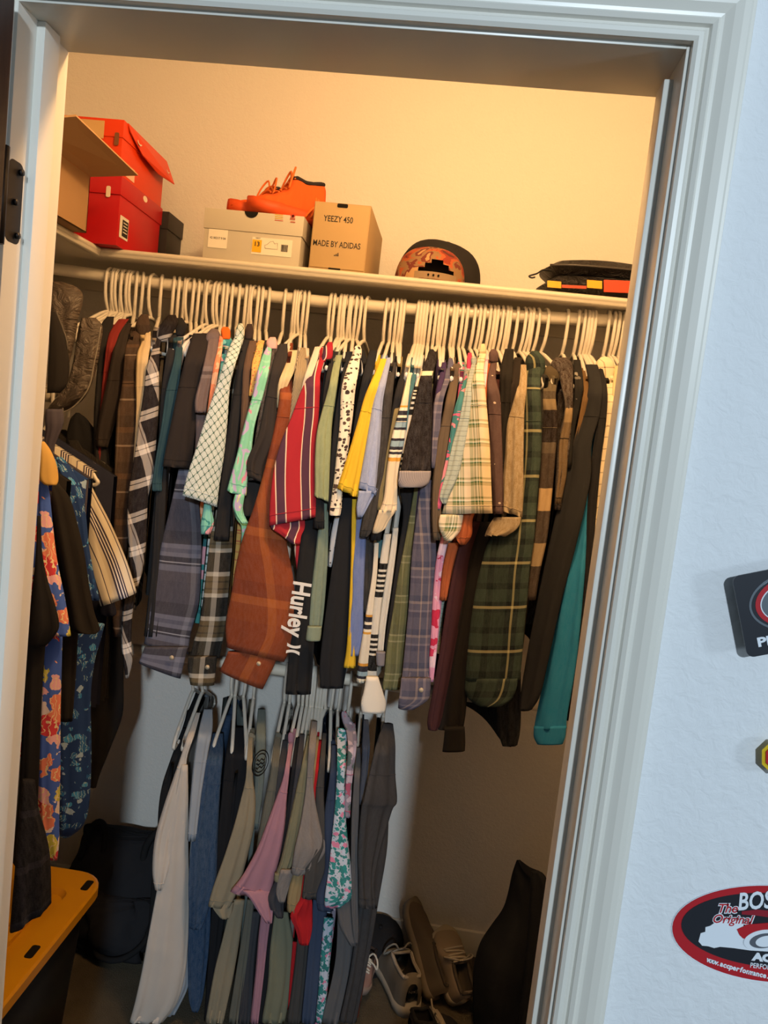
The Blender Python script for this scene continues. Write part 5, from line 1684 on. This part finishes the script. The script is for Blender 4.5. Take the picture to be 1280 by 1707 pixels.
bx = shoebox("shoe_box", "rust brown shoe box on the floor below the grey t-shirts", (.335, 1.20, FZ + .001), (.455, 1.46, .045), card_mat("6a2e1c", .6), lid=.03)

hp = empty("jacket_heap", (.83, 1.28, FZ), "black jacket slumped in a peaked heap against the right side", "jacket")
strip("heap", "1434,861,867 1448,856,884 1462,852,908 1490,846,916 1520,836,920 1550,816,922 1580,798,918 1615,789,914 1660,788,905 1715,790,896", solid("15171b", soft=.8), hp, 1.25, 'flat', .22, -.02, .012, 1.6, 77, hem=False, nrow=40, wrinkle=.004)
strip("sleeve", "1452,886,898 1475,884,912 1540,880,916 1620,872,908 1715,860,896", solid("131519", soft=.8), hp, 1.13, 'flat', .08, -.02, .006, 1.4, 78, hem=False)

# ------------------------------------------------------------------ stickers on the room wall
WY = 0.0015


def wp(px, py, off=0.0):
    return Vector(un(px, py, WY - off))


ST_RED, ST_BLK, ST_WHT, ST_INK2 = plain("b3232c", .35, .5), plain("24272e", .35, .5), plain("dfe6ee", .4, .4), plain("8d2230", .4)


def px_plate(name, pts, mat, off, parent, th=.0004):
    """flat shape on the wall from points of the photograph"""
    P3 = [wp(x, y, off) for x, y in pts]
    V = P3 + [p + Vector((0, -th, 0)) for p in P3]
    n = len(P3)
    return mesh_obj(name, V, [tuple(range(n)), tuple(range(2 * n - 1, n - 1, -1))] + [(i, (i + 1) % n, n + (i + 1) % n, n + i) for i in range(n)], mat, parent, smooth=False)


def px_text(name, s, mat, x, y, x2, y2, hpx, parent, off, sx=1.0, bold=0.0, shear=0.0, align='LEFT'):
    a, b = wp(x, y, off), wp(x2, y2, off)
    size = (wp(x, y - hpx, off) - a).length
    return text_obj(name, s, mat, plane_M(a, b - a, (0, 0, 1)), size, parent, .0002, align, sx, bold, shear)


def px_ell(cx, cy, a, b, rot, n=64):
    c, s = math.cos(rot), math.sin(rot)
    return [(cx + a * math.cos(t) * c - b * math.sin(t) * s, cy + a * math.cos(t) * s + b * math.sin(t) * c) for t in np.linspace(0, 2 * math.pi, n, endpoint=False)]


ov = empty("oval_sticker", wp(1292, 1557), "red and black oval racing sticker with a car low on the wall", "sticker")
px_plate("white_edge", px_ell(1293, 1557, 174.5, 81.5, .072), ST_WHT, .0, ov)
px_plate("red_border", px_ell(1293, 1557, 173, 80, .072), ST_RED, .0005, ov)
px_plate("black_field", px_ell(1293, 1551, 158, 62, .07), ST_BLK, .001, ov)
px_text("lettering", "BOS", ST_WHT, 1228, 1505, 1268, 1502, 40, ov, .0016, .72, .0006, .25)
px_plate("ribbon", [(1236, 1519), (1262, 1516), (1282, 1518), (1282, 1529), (1262, 1526), (1236, 1524)], ST_INK2, .0014, ov)
for off_, mt_, bd_ in ((.0014, ST_WHT, .0011), (.0019, ST_RED, .0001)):
    px_text("lettering", "The", mt_, 1194, 1515, 1224, 1515, 21, ov, off_, .95, bd_, .35)
    px_text("lettering", "Original", mt_, 1186, 1532, 1250, 1534, 20, ov, off_, .95, bd_, .35)
cl = []
for x, y, r in ((1172, 1562, 11), (1180, 1552, 11), (1196, 1545, 12), (1214, 1541, 11), (1232, 1540, 9)):
    cl.append((x - r * .4, y - r * .6)); cl.append((x + r * .3, y - r * .8))
cl += [(1240, 1545), (1240, 1553), (1250, 1570), (1262, 1572), (1282, 1576), (1282, 1586), (1250, 1584), (1222, 1580), (1200, 1578), (1190, 1580), (1180, 1577), (1170, 1576), (1164, 1569)]
px_plate("smoke_cloud", cl, ST_WHT, .0015, ov)
px_plate("car_body", [(1228, 1549), (1245, 1541), (1282, 1538), (1282, 1552), (1258, 1556), (1246, 1566), (1238, 1564), (1232, 1558)], ST_RED, .0020, ov)
px_plate("tyre", px_ell(1272, 1567, 33, 17, -.15, 40), ST_WHT, .0023, ov)
px_plate("tyre_wall", px_ell(1274, 1568, 25, 12, -.15, 40), plain("5b6069", .4), .0027, ov)
px_plate("wheel_rim", px_ell(1277, 1569, 18, 9, -.15, 40), ST_WHT, .0031, ov)
px_text("lettering", "AC", ST_WHT, 1255, 1595, 1282, 1598, 17, ov, .0016, 1.25, .0008)
px_text("lettering", "PERFOR", ST_WHT, 1250, 1609, 1282, 1613, 11.5, ov, .0016, .78, .0001)
# web address along the lower border
url = "www.accperformance."
for i, ch in enumerate(url):
    t_ = i / (len(url) - 1)
    x = 1182 + 98 * t_ * (.94 + .06 * t_)
    y = 1600.5 + 32 * t_ - 5.0 * t_ * t_
    sl = .36 - .16 * t_
    px_text("lettering", ch, ST_WHT, x, y, x + 10, y + 10 * sl, 11.5, ov, .0012, .92, .00035, align='CENTER')

# dark name plate standing off the wall above it
np_ = empty("name_plate", wp(1262, 1020, .02), "black rounded plate with a red oval emblem standing off the wall", "plate")
OFF = .018
Mpl = plane_M(wp(1224, 966, OFF), wp(1280, 955, OFF) - wp(1224, 966, OFF), (0, 0, 1))
ppu = (wp(1280, 1020, OFF) - wp(1180, 1020, OFF)).length / 100.0
poly_plate("plate", rrect(-4 * ppu, -139 * ppu, 190 * ppu, 6 * ppu, 12 * ppu, 6), Mpl @ Matrix.Shear('XZ', 4, (0, 0)), .002, ST_BLK, np_)
for a, b in ((20, -20), (20, -118), (150, -60)):
    box("foam_pad", (a * ppu, b * ppu, -OFF + .0015), ((a + 14) * ppu, (b + 14) * ppu, .0003), plain("6b6b6b", .9), np_, M=Mpl)
cx, cy = 92, -55


def oval_ring(a, b, z, mat, name):
    poly_plate(name, ellipse(cx * ppu, cy * ppu, a * ppu, b * ppu, 56), Mpl @ Matrix.Translation((0, 0, z)), .0004, mat, np_)


CHROME = plain("8d969e", .25, .6, .7)
oval_ring(78, 52, .0020, CHROME, "chrome_ring")
oval_ring(74, 48, .0024, ST_BLK, "ring_gap")
oval_ring(68, 46, .0028, ST_RED, "red_ring")
oval_ring(60, 38, .0032, ST_WHT, "white_line")
oval_ring(58, 36, .0036, CHROME, "emblem_field")
kk = [(0, 0), (10, 0), (14, 14), (24, 14), (12, 40), (4, 40)]
poly_plate("letter_mark", [((56 + x) * ppu, (-75 + y) * ppu) for x, y in [(-2, -3), (26, -3), (34, 45), (10, 45)]], Mpl @ Matrix.Translation((0, 0, .0040)), .0004, ST_BLK, np_)
poly_plate("letter_mark", [((56 + x) * ppu, (-75 + y) * ppu) for x, y in [(1, 0), (24, 0), (31, 42), (12, 42)]], Mpl @ Matrix.Translation((0, 0, .0044)), .0004, ST_WHT, np_)
text_obj("lettering", "PI", ST_WHT, Mpl @ Matrix.Translation((16 * ppu, -116 * ppu, .0022)), 22 * ppu, np_, .0002, 'LEFT', 1.35, .0005)

hx_ = empty("octagon_sticker", wp(1300, 1262), "small yellow sticker with a red centre between plate and oval sticker", "sticker")
px_plate("yellow_edge", [(1300 + 33 * math.cos(t), 1262 + 31 * math.sin(t)) for t in np.linspace(math.pi / 8, 2 * math.pi + math.pi / 8, 8, endpoint=False)], plain("d8b51e", .4), .012, hx_, .001)
px_plate("red_centre", [(1300 + 26 * math.cos(t), 1262 + 24 * math.sin(t)) for t in np.linspace(math.pi / 8, 2 * math.pi + math.pi / 8, 8, endpoint=False)], ST_RED, .0135, hx_, .001)
px_plate("backing", [(1300 + 20 * math.cos(t), 1262 + 18 * math.sin(t)) for t in np.linspace(0, 2 * math.pi, 12, endpoint=False)], plain("77787a", .8), .0, hx_, .011)
